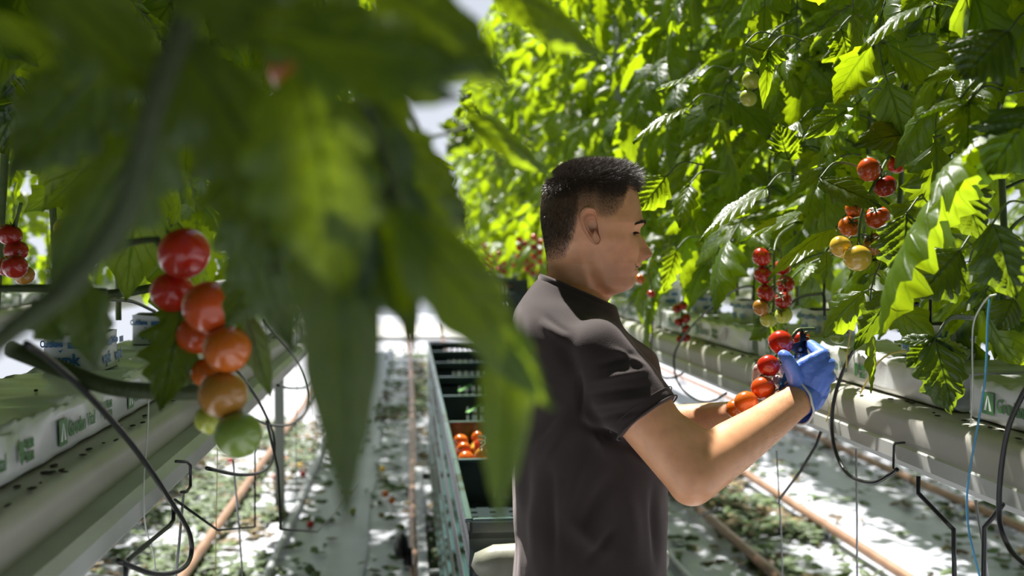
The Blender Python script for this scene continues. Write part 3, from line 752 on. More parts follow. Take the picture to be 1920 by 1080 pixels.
# what the nose, lips and chin add in front of that, px along x
PROF = [(304, 0), (428, 0), (433, 1.5), (438, 2.5), (444, 6), (450, 11.5), (456, 15.5), (462, 19), (468, 23), (473, 25.8), (478, 26), (482, 22.5), (485, 17), (488, 10), (491, 3.5), (495, 2.0), (498, 3.2), (501, 2.6), (503.5, -2.2), (506, 1.0), (509, 2.6), (513, 1.8), (518, -1.2), (523, -.8), (530, .3), (537, 0), (660, 0)]
WID = [(304, .03), (428, .010), (438, .0085), (452, .0095), (462, .011), (472, .0135), (480, .0145), (488, .015), (494, .020), (503, .024), (512, .024), (520, .022), (540, .02), (660, .02)]
PXM = HY / FPX
hx, hT = smooth_tab(HEADT); 
def X_of(px, py): return PY(px, py, HY).x
def Z_of(px, py): return PY(px, py, HY).z
def head_pt(py, th):
    """th = 0 front .. pi back, sign: - towards the camera"""
    xb, xf, hw, nar = [float(np.interp(py, hx, hT[:, i])) for i in range(4)]
    cpx = xb + (xf - xb) * .46; z = Z_of(1100, py)
    Xc = X_of(cpx, py); af = X_of(xf, py) - Xc; ab = Xc - X_of(xb, py)
    c, s = math.cos(th), math.sin(th); a_ = af if c > 0 else ab
    e = .88 if c > 0 else .95
    x = a_ * math.copysign(abs(c) ** e, c); y = hw * math.copysign(abs(s) ** .90, s)
    if c > 0: y *= 1 - nar * c * c
    px = xb; pxx = (Xc + x - .0) / PXM + 765     # approximate picture column
    ay = abs(y); front = max(0, c) ** .5
    # nose, lips, chin
    pr = float(np.interp(py, [q[0] for q in PROF], [q[1] for q in PROF])) * PXM; wd = float(np.interp(py, [q[0] for q in WID], [q[1] for q in WID]))
    G = lambda d, w_: math.exp(-(d / w_) ** 2)
    if c > 0:
        x += pr * math.exp(-(ay / wd) ** 2.6)
        # nostril wings, nostrils
        x += .0055 * G(ay - .0135, .0055) * G(py - 479, 8); x -= .0050 * G(ay - .0085, .0038) * G(py - 487, 2.6)
        # eye sockets, brow ridge, lids
        x -= .0105 * G(ay - .030, .016) * G(py - 437, 9.5); x += .0048 * G(ay - .028, .022) * G(py - 419, 7)
        x += .0042 * G(ay - .031, .014) * G(py - 433.5, 3.0); x += .0026 * G(ay - .031, .013) * G(py - 444, 3.2)
        x -= .0030 * G(ay - .031, .013) * G(py - 439, 2.0)
        # cheeks, smile fold, mouth corner
        x += .0050 * G(ay - .043, .017) * G(py - 466, 17)
        x -= .0038 * G(ay - (.021 + (py - 478) * .00042), .0042) * G(py - 491, 13)
        mo = 503.6 - max(0, ay - .008) * 330
        x -= .0042 * G(ay - .0265, .0045) * G(py - 499, 4); x += .0026 * G(ay - .036, .008) * G(py - 502, 12)
        x -= .0026 * G(py - mo, 1.6) * (1 if ay < .028 else G(ay - .028, .004))
    # temple, cheekbone, jaw against the neck
    sg = -1 if y < 0 else 1
    X = Xc + x; col = X / PXM + 765
    d = .0035 * G(col - 1150, 22) * G(py - 385, 22); 
    ay2 = abs(y) - d + .0030 * G(col - 1150, 26) * G(py - 452, 12)
    # jaw edge (ear lobe down to the chin): below and behind it the neck falls in
    jx = float(np.interp(py, [455, 490, 515, 535, 548, 556], [1090, 1098, 1108, 1122, 1142, 1160]))
    if 455 < py < 585:
        t = 1 / (1 + math.exp((col - jx) / 4.5)); f = min(1, (py - 455) / 40) * (1 if py < 548 else max(0, 1 - (py - 548) / 36))
        ay2 -= .0135 * t * f
    # neck muscle from behind the ear to the collar bone
    mx = float(np.interp(py, [455, 600], [1072, 1118])); 
    if py > 455: ay2 += .0035 * G(col - mx, 9) * min(1, (py - 455) / 40)
    ay2 = max(ay2, 0) if abs(y) > 1e-6 else 0
    return Vector((X, HY + sg * ay2, z))
NR, NT = 200, 168
pys = []
for i in range(NR): 
    t = i / (NR - 1); pys.append(304 + (660 - 304) * t)
pys = sorted(set(pys + [304.5, 305, 306, 307, 308.5] + list(np.arange(478, 522, .9))))
ths = []
for k in range(NT):                                      # denser round the face
    t = -math.pi + 2 * math.pi * k / NT; ths.append(t - .42 * math.sin(t))
grid = [[head_pt(p, t) for t in ths] for p in pys]
hv = [tuple(v) for row in grid for v in row]; nR = len(pys)
hf = [(i*NT+k, (i+1)*NT+k, (i+1)*NT+(k+1) % NT, i*NT+(k+1) % NT) for i in range(nR-1) for k in range(NT)]
hv.append(tuple(Vector(sum((Vector(v) for v in grid[0]), Vector()) / NT) + Vector((0, 0, .0006)))); top = len(hv) - 1
hf += [(top, k, (k + 1) % NT) for k in range(NT)]
# ears
EAR = [(1087.9,393.9),(1078.7,395.5),(1072,403.6),(1071.3,412.8),(1075.0,424),(1080.5,436),(1088.5,447.4),(1096.5,456.6),(1101,459.3),(1105.5,457.2),(1108,450.4),(1107,441.3),(1105,427),(1104,421),(1102,410.7),(1098,399.5),(1093,395)]
EP = spline([Vector((a, b, 0)) for a, b in EAR + [EAR[0]]], 5)[:-1]
def ear(sg):
    c = Vector((1098, 431, 0)); rings = [(1.0, -.006, 0), (1.02, .004, 0), (1.04, .011, 0), (1.0, .0150, 0), (.93, .0160, 0), (.86, .0135, .1), (.78, .0085, .3), (.70, .0085, .6), (.60, .0105, .8), (.50, .0085, 1), (.40, .0025, 1), (.28, -.001, 1), (.14, -.003, 1), (.03, -.004, 1)]
    v = []; n = len(EP)
    for s_, h, q in rings:
        for p in EP:
            k = p - c; lobe = max(0, min(1, (p.y - 440) / 12)); fr = max(0, min(1, (p.x - 1096) / 8)) * (1 - lobe)
            r2 = s_; hh = h
            if s_ < 1.0: hh = h * (1 - lobe) + lobe * (.013 + .002 * (1 - s_)); hh = hh * (1 - fr * .75) + fr * .75 * (.004 if s_ > .35 else h)
            else: hh = h * (1 - .45 * fr)
            pt = c + k * r2; wx = PY(pt.x, pt.y, HY)
            base = .0745 + (.0045 if pt.x < 1085 else 0) * 0
            tilt = (1105 - pt.x) / 34 * .0075
            v.append((wx.x, HY + sg * (base + (hh - .006) * 1.45 + .006 + tilt), wx.z))
    f = [(i*n+k, i*n+(k+1) % n, (i+1)*n+(k+1) % n, (i+1)*n+k) for i in range(len(rings)-1) for k in range(n)]
    f.append(tuple((len(rings)-1)*n+k for k in range(n)))
    if sg > 0: f = [tuple(reversed(q)) for q in f]
    return v, f

def capsules(segs, nu=16):
    """segs: lists of (point, radius): tapered limb of overlapping balls and tubes"""
    mb = MB()
    for s in segs:
        pts = spline([p for p, r in s], 6) if len(s) > 2 else [s[0][0].lerp(s[1][0], k / 6) for k in range(7)]
        rr = np.interp(np.linspace(0, len(s) - 1, len(pts)), range(len(s)), [r for p, r in s])
        mb.tube(pts, list(rr), nu, True); mb.sphere(pts[0], rr[0] * .995, nu, 8); mb.sphere(pts[-1], rr[-1] * .995, nu, 8)
    return mb
def fuse(mb, voxel, smooth=6, fac=.5):
    me = mb.mesh('tmp', None); o = bpy.data.objects.new('tmp', me); C.objects.link(o)
    m = o.modifiers.new('r', 'REMESH'); m.mode = 'VOXEL'; m.voxel_size = voxel
    if smooth: s_ = o.modifiers.new('s', 'SMOOTH'); s_.iterations = smooth; s_.factor = fac
    dg = bpy.context.evaluated_depsgraph_get(); me2 = bpy.data.meshes.new_from_object(o.evaluated_get(dg))
    V = np.zeros(len(me2.vertices) * 3); me2.vertices.foreach_get('co', V); F = [tuple(p.vertices) for p in me2.polygons]
    bpy.data.objects.remove(o); bpy.data.meshes.remove(me); bpy.data.meshes.remove(me2)
    return V.reshape(-1, 3), F
TY = 1.76
ShR, ElR, WrR = PY(1124, 664, 1.60), PY(1299, 898, 1.50), PY(1510, 738, 1.66)
ShL, ElL, WrL = PY(1110, 640, 1.93), PY(1225, 803, 1.99), PY(1405, 776, 1.83)
def L_(a, b, t): return a.lerp(b, t)
hipR, hipL = Vector((.32, 1.67, .92)), Vector((.32, 1.85, .92))
kn = [Vector((.345, 1.66, .50)), Vector((.335, 1.86, .50))]; an = [Vector((.30, 1.65, .10)), Vector((.28, 1.87, .10))]
body = capsules([
    [(ShR, .050), (L_(ShR, ElR, .25), .052), (L_(ShR, ElR, .5), .050), (L_(ShR, ElR, .78), .0445), (ElR, .0405)],
    [(ElR + Vector((-.002, 0, -.004)), .039), (L_(ElR, WrR, .14) + Vector((.002, 0, .006)), .0435), (L_(ElR, WrR, .32) + Vector((0, 0, .004)), .0425), (L_(ElR, WrR, .6), .0355), (L_(ElR, WrR, .84), .0305), (WrR, .0295)],
    [(L_(ShR, ElR, .72) + Vector((.012, 0, .012)), .036), (L_(ElR, WrR, .18) + Vector((-.006, 0, .010)), .034)],
    [(ShL, .050), (L_(ShL, ElL, .5), .048), (ElL, .040)],
    [(ElL, .038), (L_(ElL, WrL, .25), .041), (L_(ElL, WrL, .6), .034), (WrL, .027)],
    [(Vector((.30, TY, 1.40)), .058), (Vector((.305, TY, 1.30)), .10), (Vector((.315, TY, 1.1)), .10), (Vector((.32, TY, .95)), .11)],
    [(ShR + Vector((0, .03, -.01)), .055), (ShL + Vector((0, -.03, -.01)), .055)],
    [(hipR, .085), (kn[0], .055), (an[0], .036)], [(hipL, .085), (kn[1], .055), (an[1], .036)],
], 20)
bv, bf = fuse(body, .005, 8)
man = thing('person', 'man in a dark brown t-shirt and blue glove cutting a tomato truss in the path', 'person', (.31, TY, 0))
bm_ = MB().add(hv, hf)
for sg in (-1, 1): bm_.add(*ear(sg))
nhead = bm_.n
bm_.add(bv, bf)
bo = bm_.build('body', None, man)
# skin colouring (recess shade painted in too): scalp shade under the hair, stubble, lips, ears
def sstep(a, b, x): t = np.clip((x - a) / (b - a), 0, 1); return t * t * (3 - 2 * t)
HL = [(1024, 492), (1052, 484), (1064, 452), (1070, 425), (1072, 400), (1088, 392), (1104, 399), (1112, 412), (1122, 414), (1140, 407), (1156, 391), (1165, 374), (1163, 357), (1176, 352), (1198, 360)]
def hair_edge(col):                                      # row of the hairline for a picture column
    return np.interp(col, [900, 1010] + [a for a, b in HL] + [1230], [495, 495] + [b for a, b in HL] + [352])
V = np.concatenate(bm_.v) + np.array(man.location); col = V[:, 0] / PXM + 765; row = 480 - (V[:, 2] - 1.5) / PXM + 0
head = np.arange(len(V)) < nhead
colr = np.tile(np.array([.78, .40, .215]), (len(V), 1))
ed = hair_edge(col); sc = (sstep(-2, 12, ed - row)) * head
y_ = np.abs(V[:, 1] - HY)
st_ = head * sstep(478, 505, row) * (1 - sstep(548, 556, row)) * sstep(1105, 1135, col) * .34
st_ = np.maximum(st_, head * .22 * np.exp(-((row - 492) / 6) ** 2) * (col > 1175))
colr = colr * (1 - st_[:, None]) + np.array([.22, .15, .12]) * st_[:, None]
red = head * (np.exp(-(((col - 1150) / 26) ** 2 + ((row - 468) / 22) ** 2)) * .35 + .5 * (np.abs(row - 476) < 12) * (col > 1198))
colr = colr * (1 - red[:, None]) + np.array([.58, .25, .18]) * red[:, None]
lips = head * np.exp(-((row - 504) / 4.0) ** 2) * (y_ < .024) * (col > 1182) * .55
colr = colr * (1 - lips[:, None]) + np.array([.42, .13, .10]) * lips[:, None]
isear = np.zeros(len(V)); isear[len(hv):nhead] = 1
colr = colr * (1 - .45 * isear[:, None]) + np.array([.62, .28, .20]) * .45 * isear[:, None]
sc = sc * (1 - isear); sc = sc * (.55 + .45 * sstep(5, 50, ed - row)); colr = colr * (1 - .9 * sc[:, None]) + np.array([.060, .040, .028]) * .9 * sc[:, None]
lash = head * np.exp(-((row - 437) / 1.6) ** 2) * np.exp(-((y_ - .034) / .012) ** 2) * (col > 1160) * .9
colr = colr * (1 - lash[:, None]) + np.array([.05, .03, .025]) * lash[:, None]
ml = head * np.exp(-((row - (504.5 - np.maximum(0, y_ - .008) * 300)) / 1.5) ** 2) * (y_ < .038) * (col > 1168) * .9  # mouth crease darkened, shade put into the skin colour
colr = colr * (1 - ml[:, None]) + np.array([.10, .03, .025]) * ml[:, None]
ns = head * np.exp(-((row - 484.5) / 3.0) ** 2) * np.exp(-((y_ - .008) / .0045) ** 2) * (col > 1200) * .9
ns = np.maximum(ns, isear * np.exp(-(((col - 1102) / 3.2) ** 2 + ((row - 434) / 6.5) ** 2)) * .9)  # nostrils and ear canals: recess shade painted dark
colr = colr * (1 - ns[:, None]) + np.array([.06, .018, .014]) * ns[:, None]
me = bo.data; ca = me.color_attributes.new('tint', 'FLOAT_COLOR', 'POINT')
ca.data.foreach_set('color', np.concatenate([colr, np.ones((len(V), 1))], 1).ravel())
m, t, p, out = new_mat('skin')
a_ = nd(t, 'Attribute', attribute_name='tint'); co = nd(t, 'TexCoord')
n1 = nd(t, 'TexNoise'); n1.inputs['Scale'].default_value = 45; n1.inputs['Detail'].default_value = 6; t.links.new(co.outputs['Object'], n1.inputs['Vector'])
mx = nd(t, 'MixRGB', blend_type='MULTIPLY'); mx.inputs[0].default_value = .5
r_ = nd(t, 'ValToRGB'); r_.color_ramp.elements[0].position = .3; r_.color_ramp.elements[0].color = (.78, .70, .66, 1); r_.color_ramp.elements[1].position = .7; r_.color_ramp.elements[1].color = (1.1, 1.08, 1.05, 1)
t.links.new(n1.outputs[0], r_.inputs[0]); t.links.new(a_.outputs['Color'], mx.inputs[1]); t.links.new(r_.outputs[0], mx.inputs[2]); t.links.new(mx.outputs[0], p.inputs['Base Color'])
n2 = nd(t, 'TexNoise'); n2.inputs['Scale'].default_value = 900; n2.inputs['Detail'].default_value = 3; t.links.new(co.outputs['Object'], n2.inputs['Vector'])
b_ = nd(t, 'Bump'); b_.inputs['Strength'].default_value = .16; b_.inputs['Distance'].default_value = .0006; t.links.new(n2.outputs[0], b_.inputs['Height']); t.links.new(b_.outputs[0], p.inputs['Normal'])
p.inputs['Roughness'].default_value = .40; p.inputs['Subsurface Weight'].default_value = .18; p.inputs['Subsurface Radius'].default_value = (1, .3, .15); p.inputs['Subsurface Scale'].default_value = .008
me.materials.append(m); M['skin'] = m
# eyes
def hp_near(py, ay):                                     # head surface at a given side offset near the front
    best = None
    for k in range(140):
        q = head_pt(py, -k / 140 * 1.5)
        if best is None or abs(abs(q.y - HY) - ay) < abs(abs(best.y - HY) - ay): best = q
    return best
M['eye_white'] = mat('eye_white', (.55, .52, .48), .15); M['iris'] = mat('dark_iris', (.03, .018, .01), .1)
for sg in (-1, 1):
    q = hp_near(438.5, .031); c_ = Vector((q.x - .0078, HY + sg * .031, q.z))
    e_ = MB().sphere(c_, .0118, 24, 16).build('eye', M['eye_white'], man)
    MB().sphere(c_ + Vector((.0070, sg * .001, -.0022)), .0062, 18, 12).build('iris', M['iris'], e_)
# hair, brows, arm hair: tapered strands
M['hair'] = mat('dark_brown_hair', (.075, .050, .037), .42, spec=.8); M['fuzz'] = mat('fine_arm_hair', (.18, .10, .05), .5)
hr = random.Random(3)
def strand(mb, p, d, L, w_, bend=Vector((0, 0, 0)), seg=2):
    d = d.normalized(); s_ = d.cross(Vector((hr.uniform(-1, 1), hr.uniform(-1, 1), hr.uniform(-1, 1)))).normalized(); n_ = mb.n; v = []
    for k in range(seg + 1):
        t = k / seg; c_ = p + d * (L * t) + bend * (L * t * t)
        if k < seg: v += [tuple(c_ - s_ * w_ * (1 - t)), tuple(c_ + s_ * w_ * (1 - t))]
        else: v.append(tuple(c_))
    f = [(2*k, 2*k+1, 2*k+3, 2*k+2) for k in range(seg - 1)] + [(2*seg-2, 2*seg-1, 2*seg)]
    mb.add(v, f)
hb = MB(); cnt = 0
def strand_at(py, th):
    global cnt
    q = head_pt(py, th); c_ = q.x / PXM + 765; e_ = float(hair_edge(c_)); dd = e_ - py + hr.gauss(0, 3)
    if dd < 0 or hr.random() > min(1, .22 + dd / 38): return
    q1 = head_pt(py + .6, th); q2 = head_pt(py, th + .02); n_ = (q2 - q).cross(q1 - q)
    if n_.length < 1e-12: return
    n_.normalize()
    if n_.dot(q - Vector((X_of(1105, 400), HY, Z_of(1105, 400)))) < 0: n_ = -n_
    tp = max(0, min(1, (366 - py) / 34)); fr = max(0, min(1, (c_ - 1095) / 95)); g_ = lambda s: hr.gauss(0, s)
    L = .0032 + .0040 * min(1, dd / 60) + tp * (.007 + .019 * fr ** 1.5) * hr.uniform(.7, 1.15)
    side = n_ * .45 + Vector((.10, 0, -.75)); topd = n_ * .60 + Vector((.50 + .30 * fr, 0, .12 + .55 * fr))
    d = side * (1 - tp) + topd * tp + Vector((g_(.16), g_(.16), g_(.16)))
    strand(hb, q - n_ * .0005, d, L, .00030 + .00012 * tp, Vector((.15, 0, -.05)), 2 if tp < .1 else 3); cnt += 1
while cnt < 15000: strand_at(304 + 190 * hr.random() ** .9, hr.uniform(-math.pi, .3))
while cnt < 33000:                                        # the crown: even over its area
    x_, y_ = hr.uniform(1022, 1200), hr.uniform(-.082, .082)
    r2 = min(1, math.hypot((x_ - 1108) / 90, y_ / .078)); strand_at(304 + 62 * r2 ** 2.2 * hr.uniform(.8, 1.1), math.atan2(y_, (x_ - 1108) * PXM))
hb.build('hair', M['hair'], man, smooth=False)
for sg in (-1, 1):
    eb = MB()
    for k in range(900):
        t = hr.random(); py = 422 - 8 * t ** .6 + 6 * max(0, t - .65) / .35 + hr.gauss(0, 1.7 * (1 - .55 * t)); ay = .010 + .042 * t
        q = hp_near(py, ay); q = Vector((q.x + .0006, HY + sg * (abs(q.y - HY) + .0005), q.z))
        strand(eb, q, Vector((.15 - .8 * t, sg * (.7 - .3 * t), .30 - .5 * t + hr.gauss(0, .12))), .0065, .0005)
    for k in range(260):
        t = hr.random(); q = hp_near(435.5 + 2.5 * t * t, .019 + .027 * t); q = Vector((q.x + .0008, HY + sg * (abs(q.y - HY) + .0006), q.z))
        strand(eb, q, Vector((.75 - .5 * t, sg * (.25 + .5 * t), -.45)), .0060, .00045)
    eb.build('eyebrow', M['hair'], man, smooth=False)
ah = MB()
for k in range(2600):
    t = hr.uniform(.12, .95); a0, b0 = (ElR, WrR) if k % 4 else (ElL, WrL); ax = (b0 - a0).normalized(); c_ = L_(a0, b0, t); r0 = float(np.interp(t, [0, .14, .32, .6, .84, 1], [.039, .0425, .041, .0345, .0298, .0285]))
    u_ = ax.orthogonal().normalized(); w2 = ax.cross(u_); an_ = hr.uniform(0, 6.28); nn = u_ * math.cos(an_) + w2 * math.sin(an_)
    strand(ah, c_ + nn * r0 * .98, nn * .5 + ax * .6 + Vector((hr.gauss(0, .2), hr.gauss(0, .2), hr.gauss(0, .2))), .008, .00012)
ah.build('arm_hair', M['fuzz'], man, smooth=False)

# t-shirt
m, t, p, out = new_mat('dark_brown_cotton'); M['shirt'] = m
co = nd(t, 'TexCoord'); n1 = nd(t, 'TexNoise'); n1.inputs['Scale'].default_value = 700; n1.inputs['Detail'].default_value = 2; n2 = nd(t, 'TexNoise'); n2.inputs['Scale'].default_value = 6; n2.inputs['Detail'].default_value = 4
for n in (n1, n2): t.links.new(co.outputs['Object'], n.inputs['Vector'])
r_ = nd(t, 'ValToRGB'); r_.color_ramp.elements[0].position = .3; r_.color_ramp.elements[0].color = (.026, .018, .0165, 1); r_.color_ramp.elements[1].position = .75; r_.color_ramp.elements[1].color = (.042, .030, .028, 1)
t.links.new(n2.outputs[0], r_.inputs[0]); t.links.new(r_.outputs[0], p.inputs['Base Color'])
b_ = nd(t, 'Bump'); b_.inputs['Strength'].default_value = .35; b_.inputs['Distance'].default_value = .0012; t.links.new(n1.outputs[0], b_.inputs['Height']); t.links.new(b_.outputs[0], p.inputs['Normal'])
p.inputs['Roughness'].default_value = .85; p.inputs['Sheen Weight'].default_value = .28; p.inputs['Sheen Roughness'].default_value = .5; p.inputs['Sheen Tint'].default_value = (.8, .7, .7, 1); p.inputs['Specular IOR Level'].default_value = .2
TOR = [(548, .302, .069, .070), (560, .300, .073, .078), (575, .297, .081, .094), (590, .295, .091, .128), (606, .297, .103, .168), (625, .302, .115, .190), (655, .309, .124, .196), (700, .313, .130, .203), (760, .316, .134, .200), (850, .319, .134, .192), (960, .321, .133, .184), (1080, .322, .133, .182), (1240, .322, .138, .188), (1262, .322, .139, .189)]
def torso_pt(py, th):
    xc, a, b = interp(TOR, py); z = PY(1100, py, TY).z; c, s = math.cos(th), math.sin(th)
    e = .82; x = xc + a * math.copysign(abs(c) ** e, c); y = b * math.copysign(abs(s) ** e, s)
    f = max(0, min(1, (660 - py) / 90)); z -= (x - xc) * .42 * f
    return Vector((x, TY + y, z))
from mathutils import noise as mno
tm = MB(); rows_ = list(np.linspace(548, 1262, 60)); n = 48
v = [tuple(torso_pt(p, 2 * math.pi * k / n)) for p in rows_ for k in range(n)]
f = [(i*n+k, i*n+(k+1) % n, (i+1)*n+(k+1) % n, (i+1)*n+k) for i in range(len(rows_)-1) for k in range(n)]
f.append(tuple(range(n-1, -1, -1))); f.append(tuple((len(rows_)-1)*n+k for k in range(n)))
tm.add(v, [tuple(reversed(q)) for q in f])
def sleeve(mb, sh, el, hem):
    ax = (hem - sh).normalized(); st0 = sh - ax * .035
    P = [st0, sh + ax * .005, L_(sh, hem, .5), hem - ax * .004, hem, hem - ax * .002, hem - ax * .03]; Rr = [.045, .060, .0635, .0615, .0610, .0545, .054]
    mb.tube(P, Rr, 40); ins = Vector((-.008, .085 if sh.y < TY else -.085, .012)); mb.tube([sh + ins, sh + ins * .6, sh + ins * .25, sh], [.045, .052, .057, .058], 40); mb.sphere(sh, .059, 32, 20)
hemR = L_(ShR, ElR, .68) - Vector((.004, .0, -.004)); hemL = L_(ShL, ElL, .55)
hemR = L_(ShR, ElR, .54)
sleeve(tm, ShR, ElR, hemR); sleeve(tm, ShL, ElL, hemL)
sv, sf = fuse(tm, .0042, 22, .7)
# cloth folds
def ridge(P, a, b, w_, amp):
    a = np.array(a); b = np.array(b); d = b - a; L2 = (d * d).sum(); t = np.clip(((P - a) @ d) / L2, 0, 1)
    dist = np.linalg.norm(P - (a + t[:, None] * d), axis=1); return amp * np.exp(-(dist / w_) ** 2) * np.sin(np.pi * np.clip(t * .9 + .05, 0, 1))
tmpm = bpy.data.meshes.new('t'); tmpm.from_pydata(sv.tolist(), [], sf); tmpm.update()
N = np.zeros(len(sv) * 3); tmpm.vertices.foreach_get('normal', N); N = N.reshape(-1, 3); bpy.data.meshes.remove(tmpm)
near = (sv[:, 1] < TY + .02)
P2 = np.stack([(sv[:, 0] - 0) * FPX / np.clip(sv[:, 1], 1, 3) + 765, 480 - (sv[:, 2] - 1.5) * FPX / np.clip(sv[:, 1], 1, 3)], 1)   # where each point of the cloth is seen
disp = np.zeros(len(sv))
FO = [((1088,700),(1092,790),7,-.006), ((1092,795),(1180,845),9,-.008), ((1095,770),(1150,870),10,.005), ((1080,790),(1010,900),16,.004), ((1060,760),(990,840),12,-.004), ((1180,850),(1250,905),9,.004),
      ((1050,640),(1085,700),16,-.003), ((1010,600),(1060,640),9,.003), ((1020,590),(1070,625),6,-.002), ((1110,720),(1220,700),7,.003), ((1105,745),(1225,728),6,-.0028), ((1115,765),(1230,750),7,.003), ((1125,790),(1215,775),6,-.0025),
      ((1120,690),(1200,668),8,-.0028), ((1150,655),(1215,690),5,.0025), ((1010,900),(1000,1080),14,.004), ((1035,880),(1040,1080),10,-.004), ((1070,980),(1150,1060),16,.004), ((1150,900),(1090,1000),14,-.004), ((1180,920),(1200,1080),18,.005), ((1230,920),(1240,1080),8,-.004),
      ((985,700),(975,1000),10,.004), ((1100,860),(1060,980),12,.003), ((1160,1000),(1100,1070),9,-.003)]
for a, b, w_, amp in FO: disp += ridge(P2, a, b, w_, amp) * near
nz = np.array([mno.noise(Vector((x * 9, y * 9, z * 5))) + .5 * mno.noise(Vector((x * 22 + z * 8, y * 20, z * 14))) for x, y, z in sv])
disp += .0032 * nz; disp *= sstep(-2, 25, P2[:, 1] - 560)
sv = sv + N * (disp * 1.9)[:, None]
sh_ = MB().add(sv, sf).build('t_shirt', M['shirt'], man)
# collar band, hems and seams
def ring_on(fn, n=64): return [fn(2 * math.pi * k / n) for k in range(n + 1)]
cr = MB(); n = 72; v = []
for rr, dz in ((1.0, -.016), (1.015, -.008), (1.0, .002), (.965, .006), (.93, .002), (.93, -.014)):
    for k in range(n):
        q = torso_pt(550, 2 * math.pi * k / n); xc = .302; q = Vector((xc + (q.x - xc) * rr, TY + (q.y - TY) * rr, q.z + dz)); v.append(tuple(q))
cr.add(v, [(i*n+k, (i+1)*n+k, (i+1)*n+(k+1) % n, i*n+(k+1) % n) for i in range(5) for k in range(n)]); cr.build('collar', M['shirt'], sh_)
ax = (hemR - ShR).normalized(); u_ = ax.orthogonal().normalized(); w2 = ax.cross(u_)
hm = MB()
for off, rd, th_ in ((-.004, .0588, .0015), (-.020, .0605, .0008)):
    pts = [hemR + ax * off + (u_ * math.cos(a) + w2 * math.sin(a)) * rd for a in np.linspace(0, 2 * math.pi, 60)]
    hm.tube(pts, th_, 6, False)
hm.build('sleeve_hem', M['shirt'], sh_)

# gloves
M['glove'] = mat('blue_nitrile', (.12, .23, .72), .34, bump=.35, bscale=55, sss=.1)
M['cuff'] = mat('white_rolled_cuff', (.72, .72, .66), .4)
m, t, p, out = new_mat('thin_clear_glove'); M['clear'] = m
p.inputs['Base Color'].default_value = (.62, .47, .43, 1); p.inputs['Roughness'].default_value = .22; p.inputs['Coat Weight'].default_value = .8; p.inputs['Coat Roughness'].default_value = .15
co = nd(t, 'TexCoord'); n1 = nd(t, 'TexNoise'); n1.inputs['Scale'].default_value = 90; t.links.new(co.outputs['Object'], n1.inputs['Vector'])
b_ = nd(t, 'Bump'); b_.inputs['Strength'].default_value = .6; b_.inputs['Distance'].default_value = .003; t.links.new(n1.outputs[0], b_.inputs['Height']); t.links.new(b_.outputs[0], p.inputs['Normal'])
def Q(a, b, y): return PY(a, b, y)
K1, K2, K3, K4 = Q(1542, 666, 1.640), Q(1551, 684, 1.632), Q(1551, 706, 1.636), Q(1543, 728, 1.648)
W0 = WrR; Wa = Q(1502, 728, 1.652); Wb = Q(1522, 748, 1.664)
gl = capsules([
    [(Wa, .020), (Q(1515, 700, 1.645), .0175), (K1, .0130)], [(W0, .026), (Q(1530, 706, 1.640), .0185), (K2, .0135)],
    [(W0, .026), (Q(1536, 718, 1.645), .0180), (K3, .0130)], [(Wb, .022), (Q(1538, 732, 1.655), .0165), (K4, .0120)],
    [(K1, .0125), (Q(1529, 654, 1.668), .0108), (Q(1520, 646, 1.69), .0092)],
    [(K2, .0130), (Q(1556, 684, 1.675), .0112), (Q(1541, 690, 1.708), .0100), (Q(1522, 692, 1.705), .0090)],
    [(K3, .0125), (Q(1556, 707, 1.680), .0110), (Q(1540, 710, 1.712), .0098), (Q(1520, 708, 1.705), .0088)],
    [(K4, .0115), (Q(1547, 729, 1.685), .0098), (Q(1532, 728, 1.712), .0088), (Q(1516, 722, 1.70), .0080)],
    [(Wa, .018), (Q(1490, 704, 1.640), .0150), (Q(1482, 686, 1.628), .0125), (Q(1475, 672, 1.625), .0112), (Q(1469, 666, 1.630), .0100)],
    [(Q(1490, 700, 1.642), .013), (Q(1508, 684, 1.640), .0130), (K1, .0115)],
    [(Q(1492, 706, 1.645), .014), (Q(1520, 690, 1.642), .0150), (K2, .012)],
    [(L_(ElR, WrR, .93), .0315), (W0, .0300)],
], 14)
gv, gf = fuse(gl, .0017, 5)
glo = MB().add(gv, gf).build('glove', M['glove'], man); glo['label'] = 'blue glove'
axf = (WrR - ElR).normalized(); u_ = axf.orthogonal().normalized(); w2 = axf.cross(u_); cc = L_(ElR, WrR, .905)
cf = MB(); pts = []
for a in np.linspace(0, 2 * math.pi, 80):
    d = u_ * math.cos(a) + w2 * math.sin(a); low = max(0, -d.z) 
    pts.append(cc + d * (.0335 + .010 * low ** 2 + .0008 * math.sin(a * 7)) + axf * (.010 * math.sin(a * 2 + 1) * .4 + .012 * max(0, d.z) - .006 * low))
cf.tube(pts, .0021, 8, False)
m_ = len(pts); v = [tuple(p) for p in pts] + [tuple(L_(ElR, WrR, 1.0) + (u_ * math.cos(a) + w2 * math.sin(a)) * .0312) for a in np.linspace(0, 2 * math.pi, 80)]
MB().add(v, [(k, k+1, m_+k+1, m_+k) for k in range(m_-1)]).build('cuff_skirt', M['glove'], glo)
cf.build('rolled_cuff', M['cuff'], glo)
